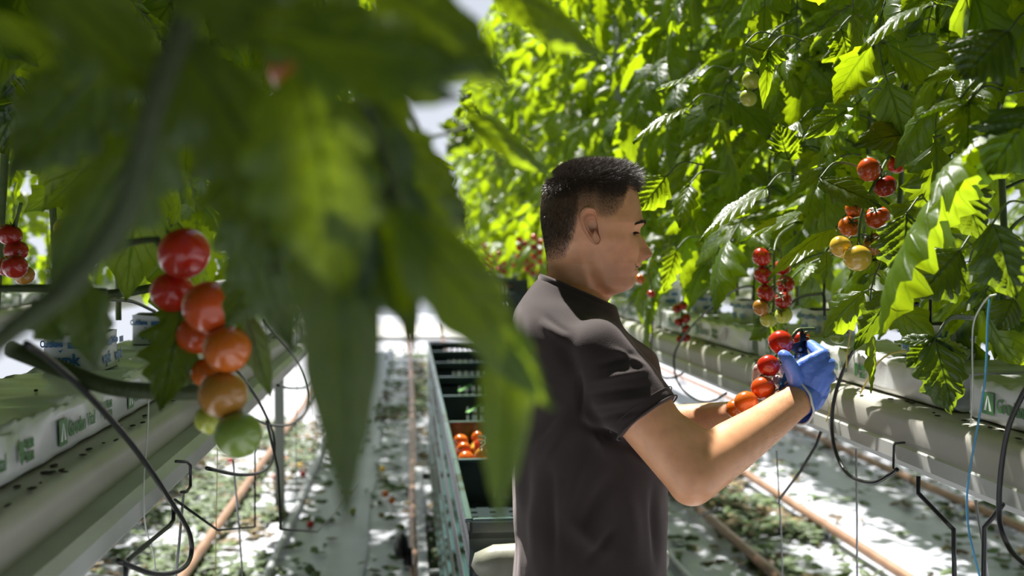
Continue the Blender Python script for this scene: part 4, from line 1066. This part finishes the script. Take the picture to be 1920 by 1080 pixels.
lg = capsules([
    [(WrL, .026), (Q(1432, 762, 1.79), .026), (Q(1448, 745, 1.765), .022)],
    [(Q(1440, 755, 1.77), .018), (Q(1470, 735, 1.745), .012), (Q(1465, 722, 1.705), .0105), (Q(1457, 713, 1.684), .0098)],
    [(Q(1450, 745, 1.775), .016), (Q(1480, 712, 1.755), .011), (Q(1472, 700, 1.715), .0095), (Q(1464, 691, 1.695), .0085)],
    [(Q(1440, 762, 1.77), .016), (Q(1464, 752, 1.74), .011), (Q(1456, 745, 1.705), .0098), (Q(1444, 742, 1.69), .0088)],
    [(Q(1435, 768, 1.775), .014), (Q(1436, 780, 1.735), .0095), (Q(1424, 781, 1.705), .0085), (Q(1413, 778, 1.69), .0078)],
    [(Q(1430, 750, 1.79), .018), (Q(1424, 724, 1.775), .0125), (Q(1421, 706, 1.752), .0112), (Q(1422, 692, 1.735), .0100)],
], 14)
gv, gf = fuse(lg, .0018, 5)
g2 = MB().add(gv, gf).build('glove', M['clear'], man); g2['label'] = 'thin clear glove on the far hand'
# trousers and shoes (below the picture)
M['denim'] = mat('dark_denim', (.02, .025, .04), .8, bump=.2, bscale=300); M['shoe'] = mat('black_shoe', (.02, .02, .02), .5)
dn = capsules([[(Vector((.322, 1.69, .90)), .118), (Vector((.322, 1.83, .90)), .118)], [(hipR, .098), (kn[0], .070), (an[0] + Vector((0, 0, .02)), .055)], [(hipL, .098), (kn[1], .070), (an[1] + Vector((0, 0, .02)), .055)]], 20)
dv, df = fuse(dn, .008, 5); MB().add(dv, df).build('trousers', M['denim'], man)
for a in an:
    s_ = capsules([[(a + Vector((-.03, 0, -.05)), .045), (a + Vector((.06, 0, -.055)), .042), (a + Vector((.15, 0, -.066)), .032)], [(a, .045), (a + Vector((0, 0, -.05)), .045)]], 16)
    dv, df = fuse(s_, .006, 4); dv[:, 2] = np.maximum(dv[:, 2], .002); MB().add(dv, df).build('shoe', M['shoe'], man)
#SECTION5
# ------------------------------------------------------------------ tomatoes and trusses
def tomato_mesh(key):
    mb = MB(); nu, nv = 28, 18; v = []; f = []
    for i in range(nv + 1):
        th = math.pi * i / nv
        for k in range(nu):
            a = 2 * math.pi * k / nu; r_ = 1 + .014 * math.sin(3 * a + 1) * math.sin(th) ** 2 + .008 * math.sin(5 * a)
            z = math.cos(th) * .90; x = math.sin(th) * r_
            z -= .16 * math.exp(-(th / .38) ** 2) - .05 * math.exp(-((math.pi - th) / .3) ** 2)
            v.append((x * math.cos(a), x * math.sin(a), z))
    for i in range(nv):
        for k in range(nu): f.append((i*nu+k, (i+1)*nu+k, (i+1)*nu+(k+1) % nu, i*nu+(k+1) % nu))
    mb.add(v, f); return mb.mesh('tomato_' + key, M[key])
TM = {k: tomato_mesh(k) for k in ('red', 'dark_red', 'orange_red', 'orange', 'turning', 'yellow', 'lime', 'green')}
def calyx(mb, c, d, r):
    """green star on the stalk end; c tomato centre, d outward to the stalk"""
    m_ = frame(d, Vector((.3, .5, .8))); rr = random.Random(int(c.x * 9999)); o = c + d * r * .76
    for k in range(5):
        a = k * 1.2566 + rr.uniform(-.2, .2); e = m_ @ Vector((0, math.cos(a), math.sin(a))); s_ = d.cross(e); L = r * rr.uniform(.65, .95)
        p1 = o + e * L * .45 + d * r * .10; p2 = o + e * L + d * r * rr.uniform(-.02, .38); w_ = r * .085
        mb.add([tuple(o - s_ * w_ * .6), tuple(o + s_ * w_ * .6), tuple(p1 + s_ * w_), tuple(p1 - s_ * w_), tuple(p2)], [(0, 1, 2, 3), (3, 2, 4)])
        mb.add([tuple(o - s_ * w_ * .6 - d * r * .03), tuple(o + s_ * w_ * .6 - d * r * .03), tuple(p1 + s_ * w_ - d * r * .03), tuple(p1 - s_ * w_ - d * r * .03), tuple(p2)], [(3, 2, 1, 0), (4, 2, 3)])
def truss(parent, L, Y, rach, name='truss', label=None, dY=0.0, rad=.0028):
    """L: (px,py,d,colour[,Y]); rach: px polyline of the stalk"""
    cen = [(PY(q[0], q[1], q[4] if len(q) > 4 else Y), q[2] * (q[4] if len(q) > 4 else Y) / FPX / 2, q[3]) for q in L]
    rp = spline([PY(a, b, (yy[0] if yy else Y + dY)) for a, b, *yy in rach], 6); mb = MB(); mb.tube(rp, rad, 8)
    ds = []
    for c, r, k in cen:
        n_ = min(rp, key=lambda p: (p - (c + Vector((0, 0, r * .8)))).length); d = (n_ - c); d = (d.normalized() + Vector((0, 0, .35))).normalized() if d.length > 1e-5 else Vector((0, 0, 1))
        kn = c + d * r * .78; mb.tube(spline([kn, kn + d * .008, L_(kn + d * .010, n_, .6), n_], 4), rad * .62, 6); mb.sphere(kn + d * .009, rad * .95, 8, 6); calyx(mb, c, d, r); ds.append(d)
    t = mb.build(name, M['stem'], parent)
    if label: t['label'] = label
    inv = world_of(t).inverted()
    for (c, r, k), d in zip(cen, ds):
        o = link('tomato', TM[k], t, inv @ c, scale=r); o.rotation_mode = 'QUATERNION'
        o.rotation_quaternion = inv.to_quaternion() @ d.to_track_quat('Z', 'Y')
    return t
def near_plant(x, y, pool): return min(pool, key=lambda o: (o.location.x - x) ** 2 + (o.location.y - y) ** 2)
rp_ = [o for o in bpy.data.objects if o.get('group') == 'tomato plants in the right row']
RT1 = near_plant(1.08, 2.2, rp_); RT2 = near_plant(1.08, 1.85, rp_); RT0 = near_plant(1.08, 1.45, rp_); RT3 = near_plant(1.08, 3.1, rp_)
def stalk_to(o, pts): return pts
truss(RT1, [(1428,482,38,'red'),(1431,516,37,'dark_red'),(1436,549,36,'dark_red'),(1473,533,35,'dark_red',2.12),(1468,563,34,'dark_red',2.1),(1427,577,34,'turning'),(1440,600,32,'lime'),(1469,591,34,'lime',2.1),(1466,502,34,'red',2.14)], 2.06,
      [(1490,420,2.25),(1463,440,2.14),(1452,470),(1452,530),(1450,585)], label='red to green tomato truss above the blue glove')
truss(RT2, [(1629,318,47,'orange_red'),(1684,306,42,'red',1.80),(1660,349,46,'dark_red'),(1645,407,48,'orange_red',1.78),(1602,392,36,'orange',1.80),(1592,425,42,'orange',1.79),(1640,458,46,'turning',1.77),(1577,463,46,'yellow'),(1608,484,54,'yellow',1.70),(1643,497,50,'lime',1.80)], 1.74,
      [(1700,250,1.95),(1668,292,1.80),(1648,328),(1622,380),(1612,420),(1610,455)], label='truss of yellow, orange and red tomatoes')
truss(RT3, [(1280,573,18,'red'),(1268,579,17,'dark_red'),(1286,597,20,'dark_red'),(1272,604,17,'dark_red'),(1287,617,18,'dark_red'),(1287,634,18,'dark_red'),(1275,636,16,'dark_red')], 3.15,
      [(1300,530,3.3),(1284,550),(1278,590),(1280,625)], label='small dark red truss inside the black hose loop')
truss(RT1, [(1449,72,38,'green',2.05),(1416,115,40,'green'),(1409,151,37,'lime'),(1403,184,34,'lime')], 2.0, [(1500,30,2.3),(1450,60),(1430,110),(1420,170)], label='pale green unripe truss')
truss(RT1, [(1574,563,32,'green'),(1573,592,33,'green'),(1570,629,34,'green'),(1600,560,30,'green',2.2)], 2.12, [(1600,500,2.3),(1590,540),(1589,600),(1588,622)], label='dark green truss over the growing block')
truss(RT0, [(1890,455,38,'dark_red'),(1863,462,40,'turning'),(1885,492,38,'orange'),(1905,478,36,'dark_red')], 1.5, [(1930,400,1.6),(1895,430),(1885,470)], label='shaded truss at the right edge')
fp = [o for o in rp_ if 3.6 < o.location.y < 8]
truss(near_plant(1.1, 5.0, fp), [(1066,195,11,'lime'),(1068,208,12,'lime'),(1078,220,10,'green'),(1068,231,12,'lime'),(1090,190,10,'green')], 5.0, [(1090,170,5.1),(1075,195),(1074,225)], label='far pale green truss')
truss(near_plant(1.1, 4.0, fp), [(1163,244,14,'green'),(1174,256,15,'lime'),(1185,232,13,'lime'),(1176,190,12,'lime')], 4.0, [(1190,170,4.1),(1180,210),(1172,245)], label='pale green truss above the man forehead')
truss(near_plant(1.1, 3.6, fp), [(1200,523,20,'orange',3.0),(1221,551,16,'red',3.0)], 3.0, [(1225,470,3.1),(1215,500),(1222,540)], label='orange tomatoes beside the man chin')
truss(near_plant(1.1, 7.0, fp), [(933,505,9,'red'),(963,497,10,'orange_red'),(1010,512,12,'orange'),(1011,528,11,'yellow'),(1005,505,9,'red')], 6.6, [(975,470),(985,490),(1005,520)], label='tiny red and yellow tomatoes behind the man neck')
rng = random.Random(77)
for o in [q for q in rp_ if q.location.y > 4.2][:14]:
    y = o.location.y; c0 = Vector((.72 + rng.uniform(-.05, .08), y + rng.uniform(-.1, .1), rng.choice([1.52, 1.6, 1.95, 2.3]))); low = c0.z < 1.7
    L_t = []; X0 = (c0.x) * FPX / c0.y + 765; Z0 = 480 - (c0.z - 1.5) * FPX / c0.y; sc_ = FPX / c0.y
    for k in range(6): L_t.append((X0 + (.018 if k % 2 else -.018) * sc_, Z0 + k * .026 * sc_, .042 * sc_, rng.choice(['red', 'dark_red', 'orange_red'] if low else ['green', 'lime'])))
    truss(o, L_t, c0.y, [(X0 + .05 * sc_, Z0 - .07 * sc_), (X0, Z0 - .02 * sc_), (X0, Z0 + .14 * sc_)])

# the foreground plant on the left
FG = thing('tomato_plant', 'close blurred tomato plant with big leaves and a ripening truss, left foreground', 'tomato plant', (-.50, .62, 0), 'tomato plants in the left row')
MB().tube(spline([(-.50, .62, 1.30), (-.47, .60, 1.7), (-.44, .56, 2.3), (-.42, .52, 3.1)], 8), .007, 10).build('stem', M['vine'], FG)
truss(FG, [(345,475,96,'red',1.10),(324,548,80,'red',1.13),(393,577,98,'orange_red',1.06),(366,630,72,'orange_red',1.12),(426,655,88,'orange',1.05),(390,700,64,'orange',1.13),(418,740,90,'turning',1.06),(392,788,56,'lime',1.12),(447,816,88,'green',1.05)], 1.10,
      [(200,470,1.12),(290,450,1.13),(318,500,1.15),(362,560,1.14),(392,620,1.13),(405,700,1.13),(420,790,1.12)], label='blurred truss from red at the top to green at the bottom', rad=.0034)
def big_leaf(parent, b, t_, wpx, Y, Y2=None, face=(0, -1, .35), lobes=3, depth=.3, droop=.5, mat_='leaf', r=.5, seed=0, name='leaf', stalk=None, hi=True, cup=.25, curl=.25, label=None):
    B = PY(b[0], b[1], Y); T = PY(t_[0], t_[1], Y2 or Y); L = (T - B).length; W_ = wpx * Y / FPX
    nt_, nu = (34, 15) if hi else (22, 11)
    lf = leaflet(L * 1.02, W_ * 1.15, nt_, nu, lobes, depth, droop, curl, .032 * W_ * 1.6, seed=seed, twist=0, cup=cup)
    mb = MB(); d = (T - B); m_ = frame(d, Vector(face)); 
    tip = lf[0][nt_ * nu + nu // 2]; 
    V = lf[0] @ np.array(m_).T; V = V + np.linspace(0, 1, nt_ + 1).repeat(nu)[:, None] * (np.array(d) - (V[nt_ * nu + nu // 2]))[None, :] + np.array(B)
    mb.add(V, lf[1], lf[2], r); o = mb.build(name, M[mat_], parent, True, True)
    mr = MB(); spn = [Vector(V[j * nu + nu // 2]) for j in range(nt_)]
    n_ = m_ @ Vector((0, 0, -1)); mr.tube([p + n_ * .0006 for p in spn], [max(.0004, W_ * .018 * (1 - j / nt_)) for j in range(nt_)], 6, True)
    if stalk is not None: mr.tube(spline([Vector(stalk), L_(Vector(stalk), B, .6) + Vector((0, 0, .02)), B], 6), .0018, 6)
    mr.build('midrib', M['stem'], o)
    if label: o['label'] = label
    return o
k = 0
FL = [((625,250),(652,995),165,.50,.50,.08,'leaf_dark_shaded',.1), ((560,120),(640,560),250,.46,.46,.2,'leaf',.9), ((735,380),(1040,768),165,.50,.52,.10,'leaf',.8), ((955,600),(938,990),105,.52,.52,.06,'leaf',.8),
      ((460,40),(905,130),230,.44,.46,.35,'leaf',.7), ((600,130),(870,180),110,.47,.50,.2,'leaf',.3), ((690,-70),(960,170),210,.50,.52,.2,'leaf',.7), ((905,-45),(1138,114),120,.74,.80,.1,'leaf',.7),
      ((690,170),(770,660),150,.56,.56,.25,'leaf_dark_shaded',.6), ((600,330),(760,610),190,.52,.50,.3,'leaf',.6), ((640,190),(880,400),180,.60,.62,.35,'leaf',.5), ((700,280),(860,540),140,.58,.58,.3,'leaf',.9),
      ((872,216),(1034,330),66,.86,.90,.05,'leaf',.8), ((430,330),(545,660),125,.76,.78,.3,'leaf_dark_shaded',.7), ((455,580),(508,746),52,1.05,1.08,.1,'leaf',.5), ((345,560),(300,772),105,1.14,1.1,.45,'leaf_dark_shaded',.6),
      ((150,520),(180,695),85,.80,.8,.2,'leaf_dark_shaded',.4), ((330,60),(560,430),210,.52,.54,.3,'leaf_dark_shaded',.3), ((300,-60),(690,90),210,.46,.48,.3,'leaf_dark_shaded',.1), ((330,180),(90,560),170,.62,.66,.3,'leaf_dark_shaded',.2), ((60,-60),(330,190),190,.52,.54,.3,'leaf_dark_shaded',.1),  # upper left leaves take the darker material to stand in for shade
      ((240,70),(10,330),200,.60,.62,.3,'leaf_dark_shaded',.1), ((-40,20),(140,118),70,.50,.50,.1,'leaf',.2), ((440,200),(520,520),190,.62,.62,.3,'leaf_dark_shaded',.3),
      ((780,285),(852,320),32,1.1,1.12,.1,'leaf',.9), ((800,330),(880,440),120,.75,.78,.3,'leaf_dark_shaded',.4), ((505,470),(420,620),90,.95,.95,.3,'leaf_dark_shaded',.4), ((560,420),(600,620),90,.9,.9,.3,'leaf_dark_shaded',.3),
      ((120,640),(60,560),70,.9,.9,.2,'leaf_dark_shaded',.3)]
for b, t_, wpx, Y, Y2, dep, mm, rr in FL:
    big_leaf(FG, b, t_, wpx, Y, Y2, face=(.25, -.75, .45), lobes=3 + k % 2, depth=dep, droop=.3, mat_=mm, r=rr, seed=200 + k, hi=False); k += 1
# lobed leaf against the light
for b, t_, wpx, dd in (((880,246),(822,232),40,.5), ((876,252),(838,292),42,.5), ((884,250),(892,292),34,.4), ((868,196),(906,216),26,.5), ((866,196),(884,172),24,.5), ((862,200),(862,224),22,.5)):
    big_leaf(FG, b, t_, wpx, .88 if b[1] > 230 else 1.1, None, (.2, -.8, .4), 3, dd, .3, 'leaf', .8, 300 + k, hi=False); k += 1
def fstem(pts, rad, label=None, m_='vine'):
    o = MB().tube(spline([PY(a, b, y) for a, b, y in pts], 8), rad, 10).build('side_stem', M[m_], FG); 
    if label: o['label'] = label
fstem([(-30,660,.52),(60,590,.52),(140,525,.52),(235,390,.51),(290,200,.50),(345,40,.50),(380,-60,.5)], .0062)
fstem([(150,520,.55),(215,430,.55),(285,250,.55),(300,150,.55)], .0045)
fstem([(-20,542,1.3),(90,540,1.3),(200,548,1.3)], .0052); fstem([(185,552,1.5),(240,548,1.5),(292,538,1.55)], .0066)
fstem([(20,655,1.2),(110,690,1.18),(200,724,1.17),(290,734,1.18),(370,735,1.2)], .0095)
fstem([(200,470,1.12),(240,455,1.12),(300,448,1.12)], .0035); fstem([(560,-30,.52),(640,120,.52),(700,230,.53),(745,390,.53),(790,470,.53)], .0030); fstem([(745,390,.53),(700,330,.53),(600,250,.52)], .0022)
fstem([(745,390,.53),(830,450,.53),(880,545,.53)], .0020); fstem([(790,260,.8),(840,250,.85),(885,235,.88)], .0016); fstem([(700,150,.6),(760,200,.7),(790,260,.8),(795,340,.8)], .0022)
def loose_tomato(parent, px, py, d, Y, key, name='tomato'):
    o = link(name, TM[key], parent, (0, 0, 0), scale=d * Y / FPX / 2); o.location = world_of(parent).inverted() @ PY(px, py, Y) if parent else PY(px, py, Y); return o
loose_tomato(FG, 560, 128, 118, .62, 'orange'); loose_tomato(FG, 600, 350, 60, .60, 'green')
lp_ = [o for o in bpy.data.objects if o.get('group') == 'tomato plants in the left row' and o is not FG]
truss(near_plant(-.66, 1.5, lp_), [(18,440,44,'dark_red'),(30,470,42,'dark_red'),(14,500,40,'dark_red'),(28,500,44,'dark_red',1.56),(45,516,36,'turning',1.66)], 1.6, [(40,380,1.6),(30,420),(24,480)], label='dark red truss at the left edge')
truss(near_plant(-.66, 1.9, lp_), [(120,430,38,'yellow'),(135,462,42,'green')], 1.75, [(170,410,1.8),(140,425),(132,445)], label='yellow and green pair of tomatoes in shade')

# hero leaves of the right row, at their own depth
HLF = [((1438,352),(1310,452),56,2.00,1.90,(-.5,-.35,.8),.25,'leaf',.2), ((1540,392),(1388,456),56,2.00,1.88,(-.5,-.35,.8),.3,'leaf',.3), ((1566,428),(1440,528),50,1.95,1.85,(-.5,-.35,.8),.2,'leaf',.2),
       ((1312,146),(1230,172),34,2.3,2.2,(-.5,-.3,.8),.3,'leaf',.3), ((1738,372),(1652,506),92,1.66,1.62,(.35,-.75,.2),.5,'leaf',.9), ((1575,52),(1600,152),92,1.95,1.95,(.2,-.8,.2),.45,'leaf',.95),
       ((1440,92),(1430,204),30,1.9,1.9,(.2,-.8,.2),.1,'leaf',.95), ((1395,85),(1480,110),60,1.92,1.9,(.2,-.8,.2),.4,'leaf',.95), ((1610,192),(1506,260),58,1.95,1.85,(.3,-.75,.3),.3,'leaf',.9),
       ((1740,250),(1598,272),86,1.75,1.65,(.1,-.75,.5),.3,'leaf_dark_shaded',.6), ((1536,336),(1654,388),66,1.72,1.68,(-.2,-.7,.6),.35,'leaf_dark_shaded',.4), ((1818,190),(1812,292),74,1.30,1.28,(-.3,-.7,.6),.35,'leaf',.2),
       ((1800,186),(1726,218),26,1.30,1.28,(-.3,-.5,.8),.2,'leaf',.2), ((1812,200),(1752,248),34,1.30,1.27,(-.3,-.5,.8),.2,'leaf',.2), ((1815,192),(1858,186),34,1.30,1.3,(-.3,-.5,.8),.2,'leaf',.2), ((1815,190),(1800,150),30,1.31,1.34,(-.3,-.5,.8),.2,'leaf',.2),
       ((1745,2),(1609,102),52,1.45,1.38,(-.4,-.35,.85),.35,'leaf',.2), ((1748,4),(1806,14),30,1.45,1.45,(-.4,-.35,.85),.3,'leaf',.2), ((1808,128),(1732,152),28,1.40,1.38,(-.3,-.5,.8),.1,'leaf',.2),
       ((1752,634),(1784,778),100,1.48,1.46,(-.1,-.85,.3),.35,'leaf_dark_shaded',.9), ((1752,636),(1676,640),36,1.48,1.5,(-.2,-.5,.8),.3,'leaf_dark_shaded',.6), ((1752,638),(1826,662),44,1.48,1.5,(-.2,-.5,.8),.3,'leaf_dark_shaded',.7), ((1750,640),(1700,690),50,1.50,1.5,(.2,-.8,.3),.3,'leaf_dark_shaded',.4),
       ((1668,545),(1598,656),62,1.62,1.6,(.35,-.8,.2),.45,'leaf_dark_shaded',.7), ((1550,470),(1545,532),30,1.9,1.9,(.2,-.8,.2),.3,'leaf',.8), ((1292,345),(1274,428),50,2.2,2.15,(-.5,-.4,.7),.35,'leaf',.2), ((1250,330),(1196,396),64,2.1,2.1,(.1,-.8,.3),.3,'leaf',.8),
       ((1268,468),(1244,548),40,2.5,2.5,(.1,-.8,.3),.4,'leaf',.9), ((1478,300),(1460,232),60,2.0,2.0,(-.5,-.4,.7),.35,'leaf',.2), ((1290,200),(1186,268),44,2.2,2.1,(-.5,-.35,.8),.35,'leaf',.2), ((1240,235),(1190,262),24,2.2,2.2,(-.5,-.35,.8),.3,'leaf',.2),
       ((1500,228),(1452,300),46,2.05,2.0,(-.5,-.35,.8),.3,'leaf',.2), ((1860,420),(1900,560),120,1.3,1.3,(-.1,-.85,.3),.35,'leaf_dark_shaded',.1), ((1700,400),(1690,520),110,1.5,1.5,(-.1,-.85,.3),.35,'leaf_dark_shaded',.1), ((1800,470),(1720,560),120,1.4,1.4,(-.1,-.7,.5),.35,'leaf_dark_shaded',.2),
       ((1890,60),(1800,150),130,1.2,1.2,(-.1,-.7,.5),.35,'leaf_dark_shaded',.1), ((1940,200),(1850,330),140,1.15,1.15,(-.1,-.8,.4),.35,'leaf_dark_shaded',.1), ((1900,560),(1870,620),60,1.4,1.4,(-.1,-.8,.4),.2,'leaf_dark_shaded',.3), ((1790,320),(1840,450),110,1.4,1.4,(-.1,-.8,.4),.35,'leaf_dark_shaded',.1)]
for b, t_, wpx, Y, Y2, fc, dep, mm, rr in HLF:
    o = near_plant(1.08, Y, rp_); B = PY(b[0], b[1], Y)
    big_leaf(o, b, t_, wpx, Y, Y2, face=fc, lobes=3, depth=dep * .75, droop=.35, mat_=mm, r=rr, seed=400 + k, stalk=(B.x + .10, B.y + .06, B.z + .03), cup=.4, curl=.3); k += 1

# ------------------------------------------------------------------ held truss and pruning shears
held = thing('tomato_truss', 'truss of six red and orange tomatoes held in the man hands', 'tomato truss', PY(1430, 700, 1.70))
truss(held, [(1464,642,49,'red',1.690),(1503,637,34,'red',1.76),(1441,686,44,'red',1.675),(1431,728,47,'orange_red',1.665),(1399,755,46,'orange',1.655),(1380,768,41,'orange',1.70)], 1.71,
      [(1528,617,1.715),(1500,618,1.712),(1491,624,1.71),(1484,634,1.71),(1455,668,1.725),(1432,700,1.725),(1412,735,1.72),(1392,760,1.70)], rad=.0034, name='stalk')
sh = thing('pruning_shears', 'black pruning shears with blue handle gripped in the blue glove', 'shears', PY(1500, 650, 1.70))
def plate(pts, Y, th, name, m_):
    mb = MB(); P = [PY(a, b, Y) for a, b in pts]; n = len(P); o_ = Vector((0, th / 2, 0))
    mb.add([tuple(p - o_) for p in P] + [tuple(p + o_) for p in P], [tuple(range(n)), tuple(range(2*n-1, n-1, -1))] + [(k, k + n, (k+1) % n + n, (k+1) % n) for k in range(n)]); return mb.build(name, m_, sh, False)
M['blade'] = mat('dark_blade_steel', (.03, .03, .032), .25, metal=.8)
plate([(1502,615),(1506,622),(1510,628),(1511,645),(1514,662),(1514,670),(1496,668),(1494,652),(1499,640)], 1.700, .004, 'blade', M['blade'])
plate([(1500,640),(1497,650),(1500,664),(1492,662),(1483,656),(1480,650),(1486,645)], 1.692, .004, 'hook_blade', M['blade'])
MB().tube([PY(1500, 655, 1.688), PY(1500, 655, 1.708)], .004, 12).build('pivot', M['galv'], sh)
MB().tube([PY(1497, 662, 1.69), PY(1496, 672, 1.69)], .0035, 10).tube([PY(1503, 662, 1.70), PY(1502, 676, 1.70)], .0035, 10).build('spring', M['galv'], sh)
M['handle'] = mat('blue_handle', (.02, .16, .40), .3, coat=.4)
MB().tube(spline([PY(1492, 664, 1.70), PY(1484, 680, 1.69), PY(1474, 702, 1.675), PY(1468, 722, 1.67), PY(1465, 732, 1.672)], 6), [.003]*6 + [.0045]*13 + [.0055]*6, 12).build('handle', M['handle'], sh)
MB().tube(spline([PY(1506, 664, 1.70), PY(1516, 686, 1.685), PY(1519, 706, 1.68), PY(1512, 726, 1.69)], 6), .0045, 12).build('handle', M['handle'], sh)
MB().tube(spline([PY(1465, 728, 1.672), PY(1455, 732, 1.67), PY(1448, 745, 1.67), PY(1446, 756, 1.672)], 6), .0009, 6).build('wrist_cord', M['black'], sh)

# ------------------------------------------------------------------ fruit in the crates, on the floor, and the leaf litter
rng = random.Random(9)
lvl = [(x, y) for x in np.arange(.17, .50, .047) for y in np.arange(2.71, 3.19, .047)]
n_ = 0
for i, (x, y) in enumerate(lvl):
    key = rng.choice(['orange', 'orange_red', 'orange', 'red', 'turning', 'yellow'])
    o = link('tomato', TM[key], None, (x + rng.uniform(-.006, .006), y + rng.uniform(-.006, .006), .960 - .126 + .036 + (.022 if (i * 7) % 3 else .045)), Euler((rng.uniform(0, 6), rng.uniform(0, 6), 0)), rng.uniform(.021, .025))
    tag(o, '%s tomato in the filled crate, %s column from left, %s row from front' % (key.replace('_', ' '), ORD[i // 11], ORD[i % 11]), 'tomato', 'tomatoes in the filled crate')
for i in range(5):
    a = Vector((rng.uniform(.2, .45), rng.uniform(2.75, 3.1), .955)); 
    tag(MB().tube(spline([a, a + Vector((.02, .03, .012)), a + Vector((.0, .07, .012)), a + Vector((.02, .11, 0))], 6), .003, 8).build('truss_stalk', M['stem']), 'green truss stalk lying over the tomatoes in the filled crate, %s of five' % ORD[i], 'stalk', 'stalks in the filled crate')
for i in range(18):
    x = .52 + (i % 6) * .055; y = 7.16 + (i // 6) * .05
    tag(link('tomato', TM[rng.choice(['red', 'orange_red', 'orange'])], None, (x, y, 1.335 - .126 + .085), None, .024), 'small tomato in the raised crate behind the man, %s of the %s line' % (ORD[i % 6], ORD[i // 6]), 'tomato', 'tomatoes in the raised crate')
FALL = [((582,985),'red','single red tomato lying on the white foil inside the wire frame'), ((735,940),'orange','orange tomato on the foil near the hanging leaf tip, nearer of two'), ((722,928),'orange','orange tomato on the foil near the hanging leaf tip, farther of two'),
        ((568,890),'dark_red','dark red fallen tomato beside the blue string'), ((583,847),'orange_red','fallen tomato at the edge of the leaf litter left of the path'), ((536,865),'orange','fallen orange tomato near the rail under the left gutter'),
        ((515,897),'red','half hidden fallen tomato by the left drain pipe'), ((522,877),'red','fallen red tomato in leaf litter by the left drain pipe'), ((432,864),'red','fallen red tomato behind the left rail'), ((717,881),'yellow','yellow fallen tomato on the foil by the middle rail'),
        ((660,960),'lime','greenish fallen tomato half behind the long leaf'), ((563,875),'yellow','small yellow fallen tomato among litter')]
for (px, py), key, lb in FALL:
    p = PZ(px, py, .03); tag(link('fallen_tomato', TM[key], None, (p.x, p.y, .036), Euler((rng.uniform(0, 3), rng.uniform(0, 3), 0)), .022), lb, 'tomato')
def litter(name, m_, zones, seed, label):
    r_ = random.Random(seed); mb = MB(); Lb = [leaflet(1, .6, 5, 5, 3, .35, .6, .4, .03, seed=90 + k) for k in range(5)]
    for x0, x1, y0, y1, n in zones:
        for _ in range(n):
            y = y0 + (y1 - y0) * r_.random() ** 1.6; x = r_.uniform(x0, x1)
            if mno.noise(Vector((x * 2.2, y * 1.6, seed))) < .02 and r_.random() < .93: continue
            a = r_.uniform(0, 6.28); sc_ = r_.uniform(.04, .12)
            put(mb, Lb[r_.randrange(5)], (x, y, .022 + r_.random() * .03), (math.cos(a), math.sin(a), r_.uniform(-.2, .25)), (r_.uniform(-.5, .5), r_.uniform(-.5, .5), 1), r_.random(), sc_)
    tag(mb.build(name, m_, None, True, True), label, 'leaf litter', None, 'stuff')
Z1 = [(-1.55, -.72, 1.9, 9, 4600), (-.75, -.35, 3.2, 9, 260), (-.25, 0, 4, 12, 160), (.05, .3, 3.2, 15, 1500), (1.66, 2.18, 2.2, 8, 5200), (1.05, 1.62, 2.2, 8, 420), (2.9, 3.6, 3, 9, 900), (2.25, 2.9, 2.6, 8, 350), (-.3, .6, 9, 16, 900), (.7, 1.1, 2.4, 8, 140)]
litter('leaf_litter', M['litter'], Z1, 5, 'green and wilted leaves lying in drifts on the white floor foil')
litter('withered_litter', M['litter_dry'], [(a, b, c, d, int(n * .28)) for a, b, c, d, n in Z1], 6, 'brown and yellow withered leaf scraps on the white floor foil')
r_ = random.Random(8); mb = MB()
for xx, y0, y1, n in ((1.05, 1.0, 4, 60), (-.575, .7, 3.5, 60)):
    for _ in range(n):
        s_ = -1 if xx > 0 else 1; e_ = r_.random(); x = xx + s_ * r_.uniform(.104, .140); y = r_.uniform(y0, y1)
        mb.sphere((x, y, ZG + .002), (r_.uniform(.002, .007), r_.uniform(.003, .012), .0012), 6, 4)
    for _ in range(14):
        mb.sphere((xx + r_.uniform(-.08, .08), r_.uniform(y0, y1), ZS + .002), (r_.uniform(.003, .012), r_.uniform(.003, .012), .002), 6, 4)
tag(mb.build('soil_crumbs', M['soil']), 'dark crumbs of soil and dead leaf on the gutters', 'crumbs', None, 'stuff')
